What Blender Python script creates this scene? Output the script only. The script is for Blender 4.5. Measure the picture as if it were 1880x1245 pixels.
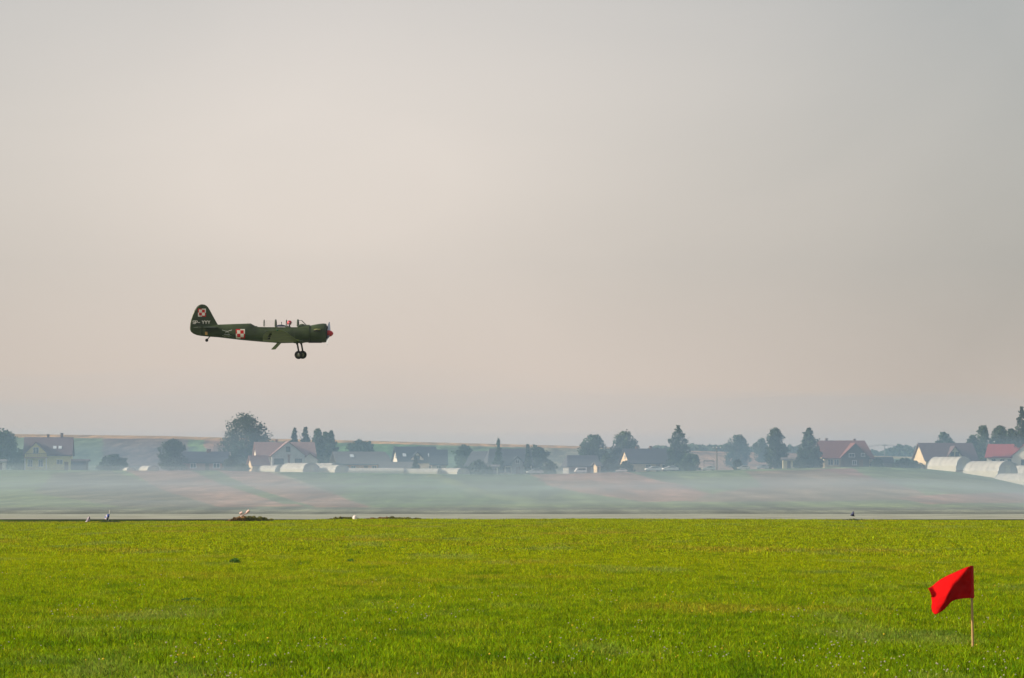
import bpy, bmesh, math, random
import numpy as np
from mathutils import Vector, Matrix, noise
for o in list(bpy.data.objects): bpy.data.objects.remove(o)
S = bpy.context.scene
COL = S.collection
R = math.radians
random.seed(7); RNG = np.random.default_rng(7)

# ------------------------------------------------------------------ camera
F = 7500.0; CX = 940.0; CY = 622.5; HC = 1.7; Y0 = 900.0
PITCH = math.atan((Y0 - CY) / F)
cd = bpy.data.cameras.new('camera'); cam = bpy.data.objects.new('camera', cd); COL.objects.link(cam)
cd.sensor_width = 36.0; cd.lens = F / 1880 * 36.0; cd.clip_start = 0.5; cd.clip_end = 30000
cam.location = (0, 0, HC); cam.rotation_euler = (R(90) + PITCH, 0, 0)
S.camera = cam
# ------------------------------------------------------------------ world, sun, exposure
SUN_E, SUN_A = R(23), R(-92)         # elevation; azimuth clockwise from +Y (the view direction)
W = bpy.data.worlds.new('World'); S.world = W; W.use_nodes = True
nt = W.node_tree; nt.nodes.clear()
N = nt.nodes.new; LK = nt.links.new
out = N('ShaderNodeOutputWorld'); sky = N('ShaderNodeTexSky'); sky.sky_type = 'NISHITA'; sky.sun_disc = False
sky.sun_elevation = SUN_E; sky.sun_rotation = SUN_A; sky.dust_density = 4.0; sky.air_density = 1.0
b1 = N('ShaderNodeBackground'); b1.inputs[1].default_value = 0.05; LK(sky.outputs[0], b1.inputs[0])
tc = N('ShaderNodeTexCoord')
mp = N('ShaderNodeMapping'); mp.inputs['Scale'].default_value = (1.0, 1.0, 1.9); LK(tc.outputs['Generated'], mp.inputs[0])
nz = N('ShaderNodeTexNoise'); nz.inputs['Scale'].default_value = 8.0; nz.inputs['Detail'].default_value = 4.0; nz.inputs['Roughness'].default_value = .5
nz.inputs['Distortion'].default_value = .6
LK(mp.outputs[0], nz.inputs['Vector'])
dp = N('ShaderNodeVectorMath'); dp.operation = 'DISTANCE'; LK(mp.outputs[0], dp.inputs[0]); dp.inputs[1].default_value = (-0.045, 1.0, 0.145)
mr = N('ShaderNodeMapRange')
mr.inputs['From Min'].default_value = 0.03; mr.inputs['From Max'].default_value = 0.175; mr.inputs['To Min'].default_value = 0.88; mr.inputs['To Max'].default_value = 0.0
LK(dp.outputs['Value'], mr.inputs[0])
ad = N('ShaderNodeMath'); ad.operation = 'MULTIPLY_ADD'; LK(nz.outputs[0], ad.inputs[0]); ad.inputs[1].default_value = 0.32
m2 = N('ShaderNodeMath'); m2.operation = 'ADD'; LK(mr.outputs[0], m2.inputs[0]); m2.inputs[1].default_value = -0.06
LK(m2.outputs[0], ad.inputs[2])
cr = N('ShaderNodeValToRGB'); LK(ad.outputs[0], cr.inputs[0])
e = cr.color_ramp.elements
e[0].position = 0.0; e[0].color = (.245, .232, .222, 1)
e[1].position = 1.0; e[1].color = (.495, .432, .395, 1)
# sky colour brightened and reddened near the horizon to offset the smoke banks
sz = N('ShaderNodeSeparateXYZ'); LK(tc.outputs['Generated'], sz.inputs[0])
lo = N('ShaderNodeMapRange'); LK(sz.outputs['Z'], lo.inputs[0])
lo.inputs['From Min'].default_value = -0.01; lo.inputs['From Max'].default_value = 0.055; lo.inputs['To Min'].default_value = 1.0; lo.inputs['To Max'].default_value = 0.0
wm = N('ShaderNodeMix'); wm.data_type = 'RGBA'; wm.blend_type = 'ADD'; LK(lo.outputs[0], wm.inputs[0]); LK(cr.outputs[0], wm.inputs[6]); wm.inputs[7].default_value = (.215, .150, .110, 1)
b2 = N('ShaderNodeBackground'); b2.inputs[1].default_value = 1.0; LK(wm.outputs[2], b2.inputs[0])
as_ = N('ShaderNodeAddShader'); LK(b1.outputs[0], as_.inputs[0]); LK(b2.outputs[0], as_.inputs[1]); LK(as_.outputs[0], out.inputs[0])
sd = bpy.data.lights.new('sun', 'SUN'); so = bpy.data.objects.new('sun', sd); COL.objects.link(so)
sd.energy = 4.6; sd.angle = R(0.6); sd.color = (1.0, .86, .66)
tosun = Vector((math.sin(SUN_A) * math.cos(SUN_E), math.cos(SUN_A) * math.cos(SUN_E), math.sin(SUN_E)))
so.rotation_euler = tosun.to_track_quat('Z', 'Y').to_euler()
S.view_settings.view_transform = 'Standard'; S.view_settings.look = 'None'; S.view_settings.gamma = 1
S.view_settings.exposure = 0.35
S.render.engine = 'CYCLES'
S.cycles.max_bounces = 6; S.cycles.diffuse_bounces = 3; S.cycles.volume_bounces = 1; S.cycles.transparent_max_bounces = 8

# ------------------------------------------------------------------ helpers
def at(px, py, D):
    dx = (px - CX) / F; dy = (CY - py) / F
    d = Vector((dx, math.cos(PITCH) - dy * math.sin(PITCH), math.sin(PITCH) + dy * math.cos(PITCH)))
    return Vector((0, 0, HC)) + d * (D / d.y)
def zat(py, D): return at(CX, py, D).z
def tag(o, label=None, cat=None, group=None, kind=None):
    if label: o['label'] = label
    if cat: o['category'] = cat
    if group: o['group'] = group
    if kind: o['kind'] = kind
    return o
def empty(name, loc, rz=0, label=None, cat=None, group=None):
    o = bpy.data.objects.new(name, None); COL.objects.link(o); o.location = loc; o.rotation_euler = (0, 0, rz)
    o.empty_display_size = .3
    return tag(o, label, cat, group)
class MB:
    def __init__(s): s.v = []; s.f = []; s.m = []; s.M = Matrix.Identity(4)
    def add(s, vs, fs, mi=0):
        n = len(s.v); s.v += [tuple(s.M @ Vector(v)) for v in vs]
        s.f += [tuple(i + n for i in f) for f in fs]; s.m += [mi] * len(fs)
    def box(s, c, d, mi=0):
        x, y, z = c; a, b, h = d[0] / 2, d[1] / 2, d[2] / 2
        s.add([(x - a, y - b, z - h), (x + a, y - b, z - h), (x + a, y + b, z - h), (x - a, y + b, z - h),
               (x - a, y - b, z + h), (x + a, y - b, z + h), (x + a, y + b, z + h), (x - a, y + b, z + h)],
              [(0, 3, 2, 1), (4, 5, 6, 7), (0, 1, 5, 4), (1, 2, 6, 5), (2, 3, 7, 6), (3, 0, 4, 7)], mi)
    def tube(s, pts, rad, n=8, mi=0, cap=True):
        pts = [Vector(p) for p in pts]; rad = rad if isinstance(rad, (list, tuple)) else [rad] * len(pts)
        vs = []; fs = []
        up = None
        for i, p in enumerate(pts):
            t = (pts[min(i + 1, len(pts) - 1)] - pts[max(i - 1, 0)]).normalized()
            if up is None: up = Vector((0, 0, 1)) if abs(t.z) < .9 else Vector((0, 1, 0))
            a = t.cross(up).normalized(); up = a.cross(t).normalized()
            for k in range(n):
                th = 2 * math.pi * k / n
                vs.append(p + (a * math.cos(th) + up * math.sin(th)) * rad[i])
        for i in range(len(pts) - 1):
            for k in range(n):
                k2 = (k + 1) % n; fs.append((i * n + k, i * n + k2, (i + 1) * n + k2, (i + 1) * n + k))
        if cap: fs.append(tuple(range(n))[::-1]); fs.append(tuple((len(pts) - 1) * n + k for k in range(n)))
        s.add(vs, fs, mi)
    def lathe(s, prof, origin, axis, n=20, mi=0):
        # prof: list of (distance along axis, radius)
        o = Vector(origin); ax = Vector(axis).normalized()
        u = ax.orthogonal().normalized(); w = ax.cross(u)
        vs = []; fs = []
        for (d, r) in prof:
            for k in range(n):
                th = 2 * math.pi * k / n; vs.append(o + ax * d + (u * math.cos(th) + w * math.sin(th)) * r)
        for i in range(len(prof) - 1):
            for k in range(n):
                k2 = (k + 1) % n; fs.append((i * n + k, i * n + k2, (i + 1) * n + k2, (i + 1) * n + k))
        s.add(vs, fs, mi)
    def prism(s, poly, y0, y1, mi=0):
        # poly in (x,z), extruded along y
        n = len(poly); vs = [(x, y0, z) for x, z in poly] + [(x, y1, z) for x, z in poly]
        fs = [tuple(range(n)), tuple(range(n, 2 * n))[::-1]] + [(i, (i + 1) % n + 0, (i + 1) % n + n, i + n)[::-1] for i in range(n)]
        s.add(vs, fs, mi)
    def build(s, name, mats, parent=None, smooth=False, loc=None):
        me = bpy.data.meshes.new(name); me.from_pydata(s.v, [], s.f)
        mats = mats if isinstance(mats, (list, tuple)) else [mats]
        for m in mats: me.materials.append(m)
        if len(mats) > 1: me.polygons.foreach_set('material_index', s.m)
        bm = bmesh.new(); bm.from_mesh(me); bmesh.ops.remove_doubles(bm, verts=bm.verts, dist=1e-5)
        bmesh.ops.recalc_face_normals(bm, faces=bm.faces); bm.to_mesh(me); bm.free()
        if smooth:
            me.polygons.foreach_set('use_smooth', [True] * len(me.polygons))
            try: me.set_sharp_from_angle(angle=R(42))
            except Exception: pass
        o = bpy.data.objects.new(name, me); COL.objects.link(o)
        if parent: o.parent = parent
        if loc is not None: o.location = loc
        return o
def children(o): return [c for c in bpy.data.objects if c.parent == o]
def copy_tree(o, parent=None):
    c = o.copy(); COL.objects.link(c); c.parent = parent
    for ch in children(o): copy_tree(ch, c)
    return c
MATS = {}
def mat(name, col, rough=.8, var=.15, scale=3.0, spec=.3, metal=0, bump=0, trans=0, col2=None, stretch=None):
    if name in MATS: return MATS[name]
    m = bpy.data.materials.new(name); m.use_nodes = True; t = m.node_tree; b = t.nodes['Principled BSDF']
    b.inputs['Roughness'].default_value = rough; b.inputs['Metallic'].default_value = metal
    b.inputs['Specular IOR Level'].default_value = spec
    tc = t.nodes.new('ShaderNodeTexCoord'); n = t.nodes.new('ShaderNodeTexNoise')
    n.inputs['Scale'].default_value = scale; n.inputs['Detail'].default_value = 5
    src = tc.outputs['Object']
    if stretch:
        mp = t.nodes.new('ShaderNodeMapping'); mp.inputs['Scale'].default_value = stretch; t.links.new(src, mp.inputs[0]); src = mp.outputs[0]
    t.links.new(src, n.inputs['Vector'])
    r = t.nodes.new('ShaderNodeValToRGB'); t.links.new(n.outputs[0], r.inputs[0])
    c2 = col2 if col2 else tuple(min(1, c * (1 + var)) for c in col); c1 = tuple(c * (1 - var) for c in col)
    r.color_ramp.elements[0].position = .3; r.color_ramp.elements[0].color = (*c1, 1)
    r.color_ramp.elements[1].position = .7; r.color_ramp.elements[1].color = (*c2, 1)
    t.links.new(r.outputs[0], b.inputs['Base Color'])
    if bump:
        bp = t.nodes.new('ShaderNodeBump'); bp.inputs['Strength'].default_value = bump; bp.inputs['Distance'].default_value = .05
        t.links.new(n.outputs[0], bp.inputs['Height']); t.links.new(bp.outputs[0], b.inputs['Normal'])
    if trans:
        tr = t.nodes.new('ShaderNodeBsdfTranslucent'); t.links.new(r.outputs[0], tr.inputs[0])
        mx = t.nodes.new('ShaderNodeMixShader'); mx.inputs[0].default_value = trans
        t.links.new(b.outputs[0], mx.inputs[1]); t.links.new(tr.outputs[0], mx.inputs[2])
        t.links.new(mx.outputs[0], t.nodes['Material Output'].inputs['Surface'])
    MATS[name] = m; return m

# ------------------------------------------------------------------ terrain
def ip(x, pts): return np.interp(x, [p[0] for p in pts], [p[1] for p in pts])
YC = [(-400, 862), (0, 863), (240, 864), (400, 864), (480, 866), (640, 868), (860, 871), (1000, 871), (1100, 868), (1300, 864), (1450, 860), (1600, 857), (1700, 861), (1760, 867), (1820, 876), (1880, 890), (2200, 905)]
HY = [(-600, 795), (0, 799), (300, 802), (700, 811), (1050, 820), (1280, 829), (1450, 833), (1620, 838), (1700, 840), (2400, 850)]
EY = [(-200, 959), (0, 958.5), (300, 957), (520, 955.5), (640, 952.3), (900, 953.5), (1100, 952), (1400, 953.5), (1880, 955), (2200, 956)]
def smooth(t): t = np.clip(t, 0, 1); return t * t * (3 - 2 * t)
_wv = [(random.uniform(.25, 1.6), random.uniform(0, 2 * math.pi), random.uniform(0, 6.28)) for _ in range(26)]
def bumps(x, y):
    z = 0
    for k, a, ph in _wv: z = z + np.sin((x * math.cos(a) + y * math.sin(a)) * k + ph) / (1.5 + 3 * k)
    return z * .16
def gz(x, y):
    x = np.asarray(x, float); y = np.asarray(y, float)
    Dn = np.maximum(y, 60.0); px = CX + F * x / Dn
    near = (955 - ip(px, EY)) / F * 232 - .06
    z = bumps(x, y) * .12 * (1 - smooth((y - 215) / 12)) + near * smooth((y - 150) / 75) * (1 - smooth((y - 233) / 3))
    z = z - .04 * smooth((y - 233) / 3) * (1 - smooth((y - 289) / 4))
    zc = HC + (Y0 - ip(px, YC)) / F * 900
    t = np.clip((y - 300) / 600, 0, 1)
    z = z + zc * t ** 1.15 + bumps(x * .12, y * .12) * .5 * t * (1 - smooth((y - 870) / 30))
    zb = np.clip(ip(px, YC) - 862, 0, 60) / F * 900 * (px > 1500); z = z + zb * smooth((y - 905) / 38)
    zc = zc + zb
    zh = HC + (Y0 - ip(px, HY)) / F * 1500
    z = z + (zh - zc) * smooth((y - 1040) / 460) + bumps(x * .05, y * .05) * .6 * smooth((y - 1100) / 200)
    z = z + (11 - zh) * smooth((y - 1520) / 600)
    return z
def gzf(x, y): return float(gz(x, y))
def stand(px, D): x = at(px, 800, D).x; return Vector((x, D, gzf(x, D)))

def pip(px, py, poly):
    inside = np.zeros(px.shape, bool); n = len(poly); j = n - 1
    for i in range(n):
        xi, yi = poly[i]; xj, yj = poly[j]
        c = ((yi > py) != (yj > py)) & (px < (xj - xi) * (py - yi) / (yj - yi + 1e-9) + xi)
        inside ^= c; j = i
    return inside
ss = np.concatenate([-np.linspace(6, .17, 40), np.arange(-.166, .1661, .0004), np.linspace(.17, 6, 40)])
ys = np.concatenate([np.arange(-90, 30, 8), np.arange(30, 228, 2.5), np.arange(228, 300, 1.0), np.arange(300, 960, 4), np.arange(960, 1050, 15), np.arange(1050, 1530, 5),
                     np.array([1560, 1600, 1680, 1800, 2000, 2300, 2700, 3100, 3500, 4200, 5200, 6500, 8000, 10000])])
GS, GY = np.meshgrid(ss, ys); GX = GS * (GY + 100.0)
GZ = gz(GX, GY)
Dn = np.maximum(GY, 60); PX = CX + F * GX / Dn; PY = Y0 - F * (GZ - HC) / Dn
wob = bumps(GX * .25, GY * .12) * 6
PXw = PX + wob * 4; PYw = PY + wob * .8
colr = np.zeros(GX.shape + (3,)); colr[:] = (.075, .11, .045)
def paint(mask, c): colr[mask] = c
fld = (GY > 292) & (GY < 960)
paint(fld, (.13, .175, .075))
GRN2 = (.085, .14, .05); BRN = (.25, .155, .115); PNK = (.27, .15, .115)
for poly, c in [
    ([(100, 868), (210, 866), (330, 905), (420, 935), (250, 935), (60, 905)], (.13, .125, .085)),
    ([(230, 862), (345, 862), (440, 895), (560, 930), (400, 930), (300, 900)], BRN),
    ([(345, 862), (400, 862), (450, 886), (560, 925), (520, 925), (410, 890)], (.085, .125, .045)),
    ([(395, 862), (492, 866), (560, 889), (600, 903), (690, 934), (590, 934), (470, 898)], BRN),
    ([(492, 866), (505, 866), (615, 905), (600, 905)], (.25, .22, .15)),
    ([(505, 866), (760, 868), (860, 905), (960, 925), (700, 934)], GRN2),
    ([(765, 868), (800, 869), (900, 905), (865, 900)], (.14, .17, .04)),
    ([(800, 869), (970, 871), (1040, 898), (1000, 918), (900, 905)], (.09, .125, .065)),
    ([(975, 870), (1150, 866), (1215, 880), (1300, 905), (1340, 918), (1180, 921), (1070, 905), (1010, 893)], PNK),
    ([(1150, 866), (1230, 866), (1290, 893), (1215, 884)], (.07, .11, .05)),
    ([(1370, 866), (1500, 862), (1580, 875), (1690, 900), (1700, 918), (1260, 921), (1300, 908), (1400, 893)], (.19, .14, .10)),
    ([(1500, 862), (1590, 862), (1700, 885), (1620, 885)], (.21, .12, .11)),
    ([(1560, 857), (1720, 857), (1880, 892), (1880, 908), (1690, 902), (1600, 878)], (.105, .155, .075)),
    ([(1640, 914), (1720, 907), (2000, 903), (2000, 922), (1700, 925)], (.24, .13, .10)),
]: paint(fld & pip(PXw, PYw, poly), c)
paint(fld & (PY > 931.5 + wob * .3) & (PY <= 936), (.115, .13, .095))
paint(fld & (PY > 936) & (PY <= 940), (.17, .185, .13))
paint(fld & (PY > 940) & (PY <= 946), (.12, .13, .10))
hil = (GY >= 960) & (GY < 1530)
paint(hil, (.10, .15, .07))
for poly, c in [
    ([(-900, 806), (190, 808), (190, 870), (-900, 870)], (.11, .15, .08)),
    ([(190, 800), (350, 800), (355, 870), (190, 870)], (.13, .10, .085)),
    ([(348, 800), (372, 800), (385, 870), (340, 870)], (.11, .19, .06)),
    ([(372, 800), (420, 800), (430, 870), (385, 870)], (.22, .13, .09)),
    ([(560, 800), (760, 800), (790, 870), (560, 870)], (.075, .16, .05)),
    ([(960, 818), (1060, 818), (1100, 880), (980, 880)], (.16, .15, .09)),
    ([(1190, 820), (1480, 820), (1480, 880), (1190, 880)], (.27, .17, .11)),
    ([(1560, 820), (1700, 820), (1700, 842), (1560, 842)], (.30, .24, .11)),
    ([(-900, 700), (1180, 700), (1180, 824), (1050, 823.5), (700, 815), (300, 806), (0, 803), (-900, 803)], (.40, .24, .11)),
]: paint(hil & pip(PX + wob, PY, poly), c)
far = GY >= 1530; paint(far, (.16, .16, .08))
airf = GY <= 292; paint(airf, (.05, .09, .003))
nr, nc = GX.shape
V = np.stack([GX, GY, GZ], -1).reshape(-1, 3)
idx = np.arange(nr * nc).reshape(nr, nc)
Q = np.stack([idx[:-1, :-1], idx[:-1, 1:], idx[1:, 1:], idx[1:, :-1]], -1).reshape(-1, 4)
def np_mesh(name, V, Q, mats, k=4, smoothf=False, attr=None):
    me = bpy.data.meshes.new(name); me.vertices.add(len(V)); me.vertices.foreach_set('co', V.astype(np.float32).ravel())
    me.loops.add(len(Q) * k); me.loops.foreach_set('vertex_index', Q.astype(np.int32).ravel())
    me.polygons.add(len(Q)); me.polygons.foreach_set('loop_start', np.arange(0, len(Q) * k, k, dtype=np.int32))
    try: me.polygons.foreach_set('loop_total', np.full(len(Q), k, dtype=np.int32))
    except Exception: pass
    if smoothf: me.polygons.foreach_set('use_smooth', np.ones(len(Q), bool))
    for m in mats: me.materials.append(m)
    if attr is not None:
        a = me.color_attributes.new('tint', 'FLOAT_COLOR', 'POINT')
        a.data.foreach_set('color', np.concatenate([attr, np.ones((len(V), 1))], 1).astype(np.float32).ravel())
    me.update(); me.validate()
    return me
def ground_mat():
    m = bpy.data.materials.new('ground'); m.use_nodes = True; t = m.node_tree; b = t.nodes['Principled BSDF']
    b.inputs['Roughness'].default_value = 1; b.inputs['Specular IOR Level'].default_value = .1
    a = t.nodes.new('ShaderNodeAttribute'); a.attribute_name = 'tint'
    g = t.nodes.new('ShaderNodeNewGeometry')
    prev = a.outputs['Color']
    for sc, st, amt in ((.9, (1, .35, 1), .55), (.12, (1, .25, 1), .45), (5.0, (1, .6, 1), .5)):
        mp = t.nodes.new('ShaderNodeMapping'); mp.inputs['Scale'].default_value = st; t.links.new(g.outputs['Position'], mp.inputs[0])
        n = t.nodes.new('ShaderNodeTexNoise'); n.inputs['Scale'].default_value = sc; n.inputs['Detail'].default_value = 6; n.inputs['Roughness'].default_value = .65
        t.links.new(mp.outputs[0], n.inputs['Vector'])
        r = t.nodes.new('ShaderNodeMapRange'); r.inputs['From Min'].default_value = .3; r.inputs['From Max'].default_value = .7
        r.inputs['To Min'].default_value = 1 - amt; r.inputs['To Max'].default_value = 1 + amt; t.links.new(n.outputs[0], r.inputs[0])
        vm = t.nodes.new('ShaderNodeVectorMath'); vm.operation = 'SCALE'; t.links.new(prev, vm.inputs[0]); t.links.new(r.outputs[0], vm.inputs['Scale'])
        prev = vm.outputs[0]
    mp = t.nodes.new('ShaderNodeMapping'); mp.inputs['Rotation'].default_value = (0, 0, R(28)); mp.inputs['Scale'].default_value = (.9, .03, 1); t.links.new(g.outputs['Position'], mp.inputs[0])
    rw = t.nodes.new('ShaderNodeTexNoise'); rw.inputs['Scale'].default_value = .35; rw.inputs['Detail'].default_value = 4; t.links.new(mp.outputs[0], rw.inputs['Vector'])
    r = t.nodes.new('ShaderNodeMapRange'); r.inputs['From Min'].default_value = .35; r.inputs['From Max'].default_value = .65; r.inputs['To Min'].default_value = .62; r.inputs['To Max'].default_value = 1.4; t.links.new(rw.outputs[0], r.inputs[0])
    vm = t.nodes.new('ShaderNodeVectorMath'); vm.operation = 'SCALE'; t.links.new(prev, vm.inputs[0]); t.links.new(r.outputs[0], vm.inputs['Scale']); prev = vm.outputs[0]
    t.links.new(prev, b.inputs['Base Color'])
    bp = t.nodes.new('ShaderNodeBump'); bp.inputs['Strength'].default_value = .8; bp.inputs['Distance'].default_value = .25
    t.links.new(n.outputs[0], bp.inputs['Height']); t.links.new(bp.outputs[0], b.inputs['Normal'])
    return m
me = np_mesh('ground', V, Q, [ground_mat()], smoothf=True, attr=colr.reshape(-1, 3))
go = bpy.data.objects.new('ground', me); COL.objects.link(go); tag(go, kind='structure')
# runway
rm = mat('runway_concrete', (.265, .285, .235), .85, .18, .35, stretch=(1, .3, 1), bump=.2)
xs = np.linspace(-450, 450, 181); rys = np.linspace(236, 288, 14)
RX, RY = np.meshgrid(xs, rys); RZ = np.full(RX.shape, .02)
RV = np.stack([RX, RY, RZ], -1).reshape(-1, 3); ii = np.arange(RX.size).reshape(RX.shape)
RQ = np.stack([ii[:-1, :-1], ii[:-1, 1:], ii[1:, 1:], ii[1:, :-1]], -1).reshape(-1, 4)
ro = bpy.data.objects.new('runway', np_mesh('runway', RV, RQ, [rm])); COL.objects.link(ro); tag(ro, kind='structure')

# ------------------------------------------------------------------ airfield grass (stuff)
def grass_mat(name='grass_blades'):
    m = bpy.data.materials.new(name); m.use_nodes = True; t = m.node_tree; b = t.nodes['Principled BSDF']
    b.inputs['Roughness'].default_value = .75; b.inputs['Specular IOR Level'].default_value = .03
    g = t.nodes.new('ShaderNodeNewGeometry'); at_ = t.nodes.new('ShaderNodeAttribute'); at_.attribute_name = 'tint'
    def nz(sc, st, det=4):
        mp = t.nodes.new('ShaderNodeMapping'); mp.inputs['Scale'].default_value = st; t.links.new(g.outputs['Position'], mp.inputs[0])
        n = t.nodes.new('ShaderNodeTexNoise'); n.inputs['Scale'].default_value = sc; n.inputs['Detail'].default_value = det
        n.inputs['Roughness'].default_value = .6
        t.links.new(mp.outputs[0], n.inputs['Vector']); return n.outputs[0]
    def rng(src, a, b_, c, d):
        r = t.nodes.new('ShaderNodeMapRange'); r.inputs['From Min'].default_value = a; r.inputs['From Max'].default_value = b_
        r.inputs['To Min'].default_value = c; r.inputs['To Max'].default_value = d; t.links.new(src, r.inputs[0]); return r.outputs[0]
    def mix(fac, A, B, blend='MIX'):
        x = t.nodes.new('ShaderNodeMix'); x.data_type = 'RGBA'; x.blend_type = blend; t.links.new(fac, x.inputs[0])
        for s_, i in ((A, 6), (B, 7)):
            if isinstance(s_, tuple): x.inputs[i].default_value = (*s_, 1)
            else: t.links.new(s_, x.inputs[i])
        return x.outputs[2]
    # near the camera the sward is a deeper green, further out it is drier and yellower
    sp = t.nodes.new('ShaderNodeSeparateXYZ'); t.links.new(g.outputs['Position'], sp.inputs[0])
    base = mix(rng(sp.outputs['Y'], 38, 95, 0, 1), (.165, .280, .002), (.285, .365, .001))
    big = nz(.11, (1, .45, 1)); mid = nz(1.1, (1, .35, 1), 6); small = nz(9.0, (1, .8, 1), 3)
    c = mix(rng(big, .54, .66, 0, .8), base, (.33, .29, .02))
    c = mix(rng(mid, .52, .66, 0, .62), c, (.055, .15, .003))
    c = mix(rng(mid, .46, .30, 0, .6), c, (.29, .36, .015))
    c = mix(rng(nz(.33, (1, .2, 1), 3), .56, .66, 0, .45), c, (.22, .29, .06))
    v = t.nodes.new('ShaderNodeVectorMath'); v.operation = 'SCALE'; t.links.new(c, v.inputs[0]); t.links.new(rng(small, .3, .7, .5, 1.55), v.inputs['Scale'])
    v2 = t.nodes.new('ShaderNodeVectorMath'); v2.operation = 'MULTIPLY'; t.links.new(v.outputs[0], v2.inputs[0]); t.links.new(at_.outputs['Color'], v2.inputs[1])
    t.links.new(v2.outputs[0], b.inputs['Base Color'])
    tr = t.nodes.new('ShaderNodeBsdfTranslucent'); t.links.new(v2.outputs[0], tr.inputs[0])
    mx = t.nodes.new('ShaderNodeMixShader'); mx.inputs[0].default_value = .4
    t.links.new(b.outputs[0], mx.inputs[1]); t.links.new(tr.outputs[0], mx.inputs[2])
    t.links.new(mx.outputs[0], t.nodes['Material Output'].inputs['Surface'])
    return m
GM = grass_mat()
def blades(n, size, h0, h1, w, rng, lean=1.0, tintf=None):
    x = rng.uniform(-size / 2, size / 2, n); y = rng.uniform(-size / 2, size / 2, n)
    h = rng.uniform(h0, h1, n) * np.where(rng.uniform(0, 1, n) < .06, 1.7, 1) * (.6 + .8 * (.5 + .5 * np.sin(x * 9 + 1) * np.cos(y * 7)))
    a = rng.uniform(0, 2 * np.pi, n); l = rng.uniform(0, lean, n) * h; la = rng.uniform(0, 2 * np.pi, n)
    ww = w * rng.uniform(.6, 1.4, n) / 2
    cx, sx = np.cos(a) * ww, np.sin(a) * ww
    tx, ty = x + np.cos(la) * l, y + np.sin(la) * l
    mx_, my_ = x + np.cos(la) * l * .3, y + np.sin(la) * l * .3
    z0 = np.full(n, -.04)
    P = np.stack([np.stack([x - cx, y - sx, z0], 1), np.stack([x + cx, y + sx, z0], 1),
                  np.stack([mx_ + cx * .9, my_ + sx * .9, h * .6], 1), np.stack([mx_ - cx * .9, my_ - sx * .9, h * .6], 1),
                  np.stack([tx + cx * .15, ty + sx * .15, h], 1), np.stack([tx - cx * .15, ty - sx * .15, h], 1)], 1).reshape(-1, 3)
    i = np.arange(n)[:, None] * 6
    Q = np.concatenate([i + np.array([[0, 1, 2, 3]]), i + np.array([[3, 2, 4, 5]])], 1).reshape(-1, 4)
    br = rng.uniform(.45, 1.5, n); tint = np.stack([br * rng.uniform(.85, 1.2, n), br, br * rng.uniform(.7, 1.4, n)], 1)
    dry = rng.uniform(0, 1, n) < .05; tint[dry] = (2.0, 1.3, 2.5)
    if tintf is not None: tint[:] = tintf
    return P, Q, np.repeat(tint, 6, 0)
PC = bpy.data.collections.new('grass_sources')
def patch(nm, coll, *a, **k):
    P, Qb, T = blades(*a, **k); me = np_mesh(nm, P, Qb, [GM], attr=T); o = bpy.data.objects.new(nm, me); coll.objects.link(o); return o
near_c = bpy.data.collections.new('grass_near'); far_c = bpy.data.collections.new('grass_far')
for k in range(4): patch('grass_patch', near_c, 1300, 1.25, .018, .052, .008, np.random.default_rng(20 + k))
for k in range(3): patch('grass_patch', far_c, 1100, 2.6, .025, .06, .020, np.random.default_rng(40 + k))
def scatter(pts, coll, name):
    me = bpy.data.meshes.new(name); me.from_pydata(pts, [], []); o = bpy.data.objects.new(name, me); COL.objects.link(o)
    ng = bpy.data.node_groups.new(name, 'GeometryNodeTree')
    ng.interface.new_socket('Geometry', in_out='INPUT', socket_type='NodeSocketGeometry'); ng.interface.new_socket('Geometry', in_out='OUTPUT', socket_type='NodeSocketGeometry')
    n = ng.nodes.new; gi = n('NodeGroupInput'); go_ = n('NodeGroupOutput'); ci = n('GeometryNodeCollectionInfo'); ci.inputs['Collection'].default_value = coll
    ci.inputs['Separate Children'].default_value = True; ci.inputs['Reset Children'].default_value = True
    iop = n('GeometryNodeInstanceOnPoints'); iop.inputs['Pick Instance'].default_value = True
    rv = n('FunctionNodeRandomValue'); rv.data_type = 'FLOAT_VECTOR'; rv.inputs[0].default_value = (0, 0, 0); rv.inputs[1].default_value = (0, 0, 6.283)
    rs = n('FunctionNodeRandomValue'); rs.data_type = 'FLOAT'; rs.inputs[2].default_value = .85; rs.inputs[3].default_value = 1.25
    L = ng.links.new; L(gi.outputs[0], iop.inputs['Points']); L(ci.outputs[0], iop.inputs['Instance']); L(rv.outputs[0], iop.inputs['Rotation']); L(rs.outputs[1], iop.inputs['Scale'])
    L(iop.outputs[0], go_.inputs[0])
    md = o.modifiers.new('scatter', 'NODES'); md.node_group = ng
    return o
pn = []; pf = []
y = 33.0
while y < 105:
    w = .1254 * y + 10; x = -w + random.uniform(0, 1)
    while x < w: xx, yy = x + random.uniform(-.2, .2), y + random.uniform(-.2, .2); pn.append((xx, yy, gzf(xx, yy))); x += 1.0
    y += .95
while y < 233.4:
    w = .1254 * y + 11; x = -w + random.uniform(0, 2)
    while x < w: xx, yy = x + random.uniform(-.4, .4), y + random.uniform(-.3, .3); pf.append((xx, yy, gzf(xx, yy))); x += 2.0
    y += 1.8
gn = scatter(pn, near_c, 'grass'); tag(gn, 'bright mown airfield grass in the foreground nearest the camera', 'grass', kind='stuff')
gf = scatter(pf, far_c, 'grass'); tag(gf, 'yellow green mown airfield grass further out towards the runway edge', 'grass', kind='stuff')
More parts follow.
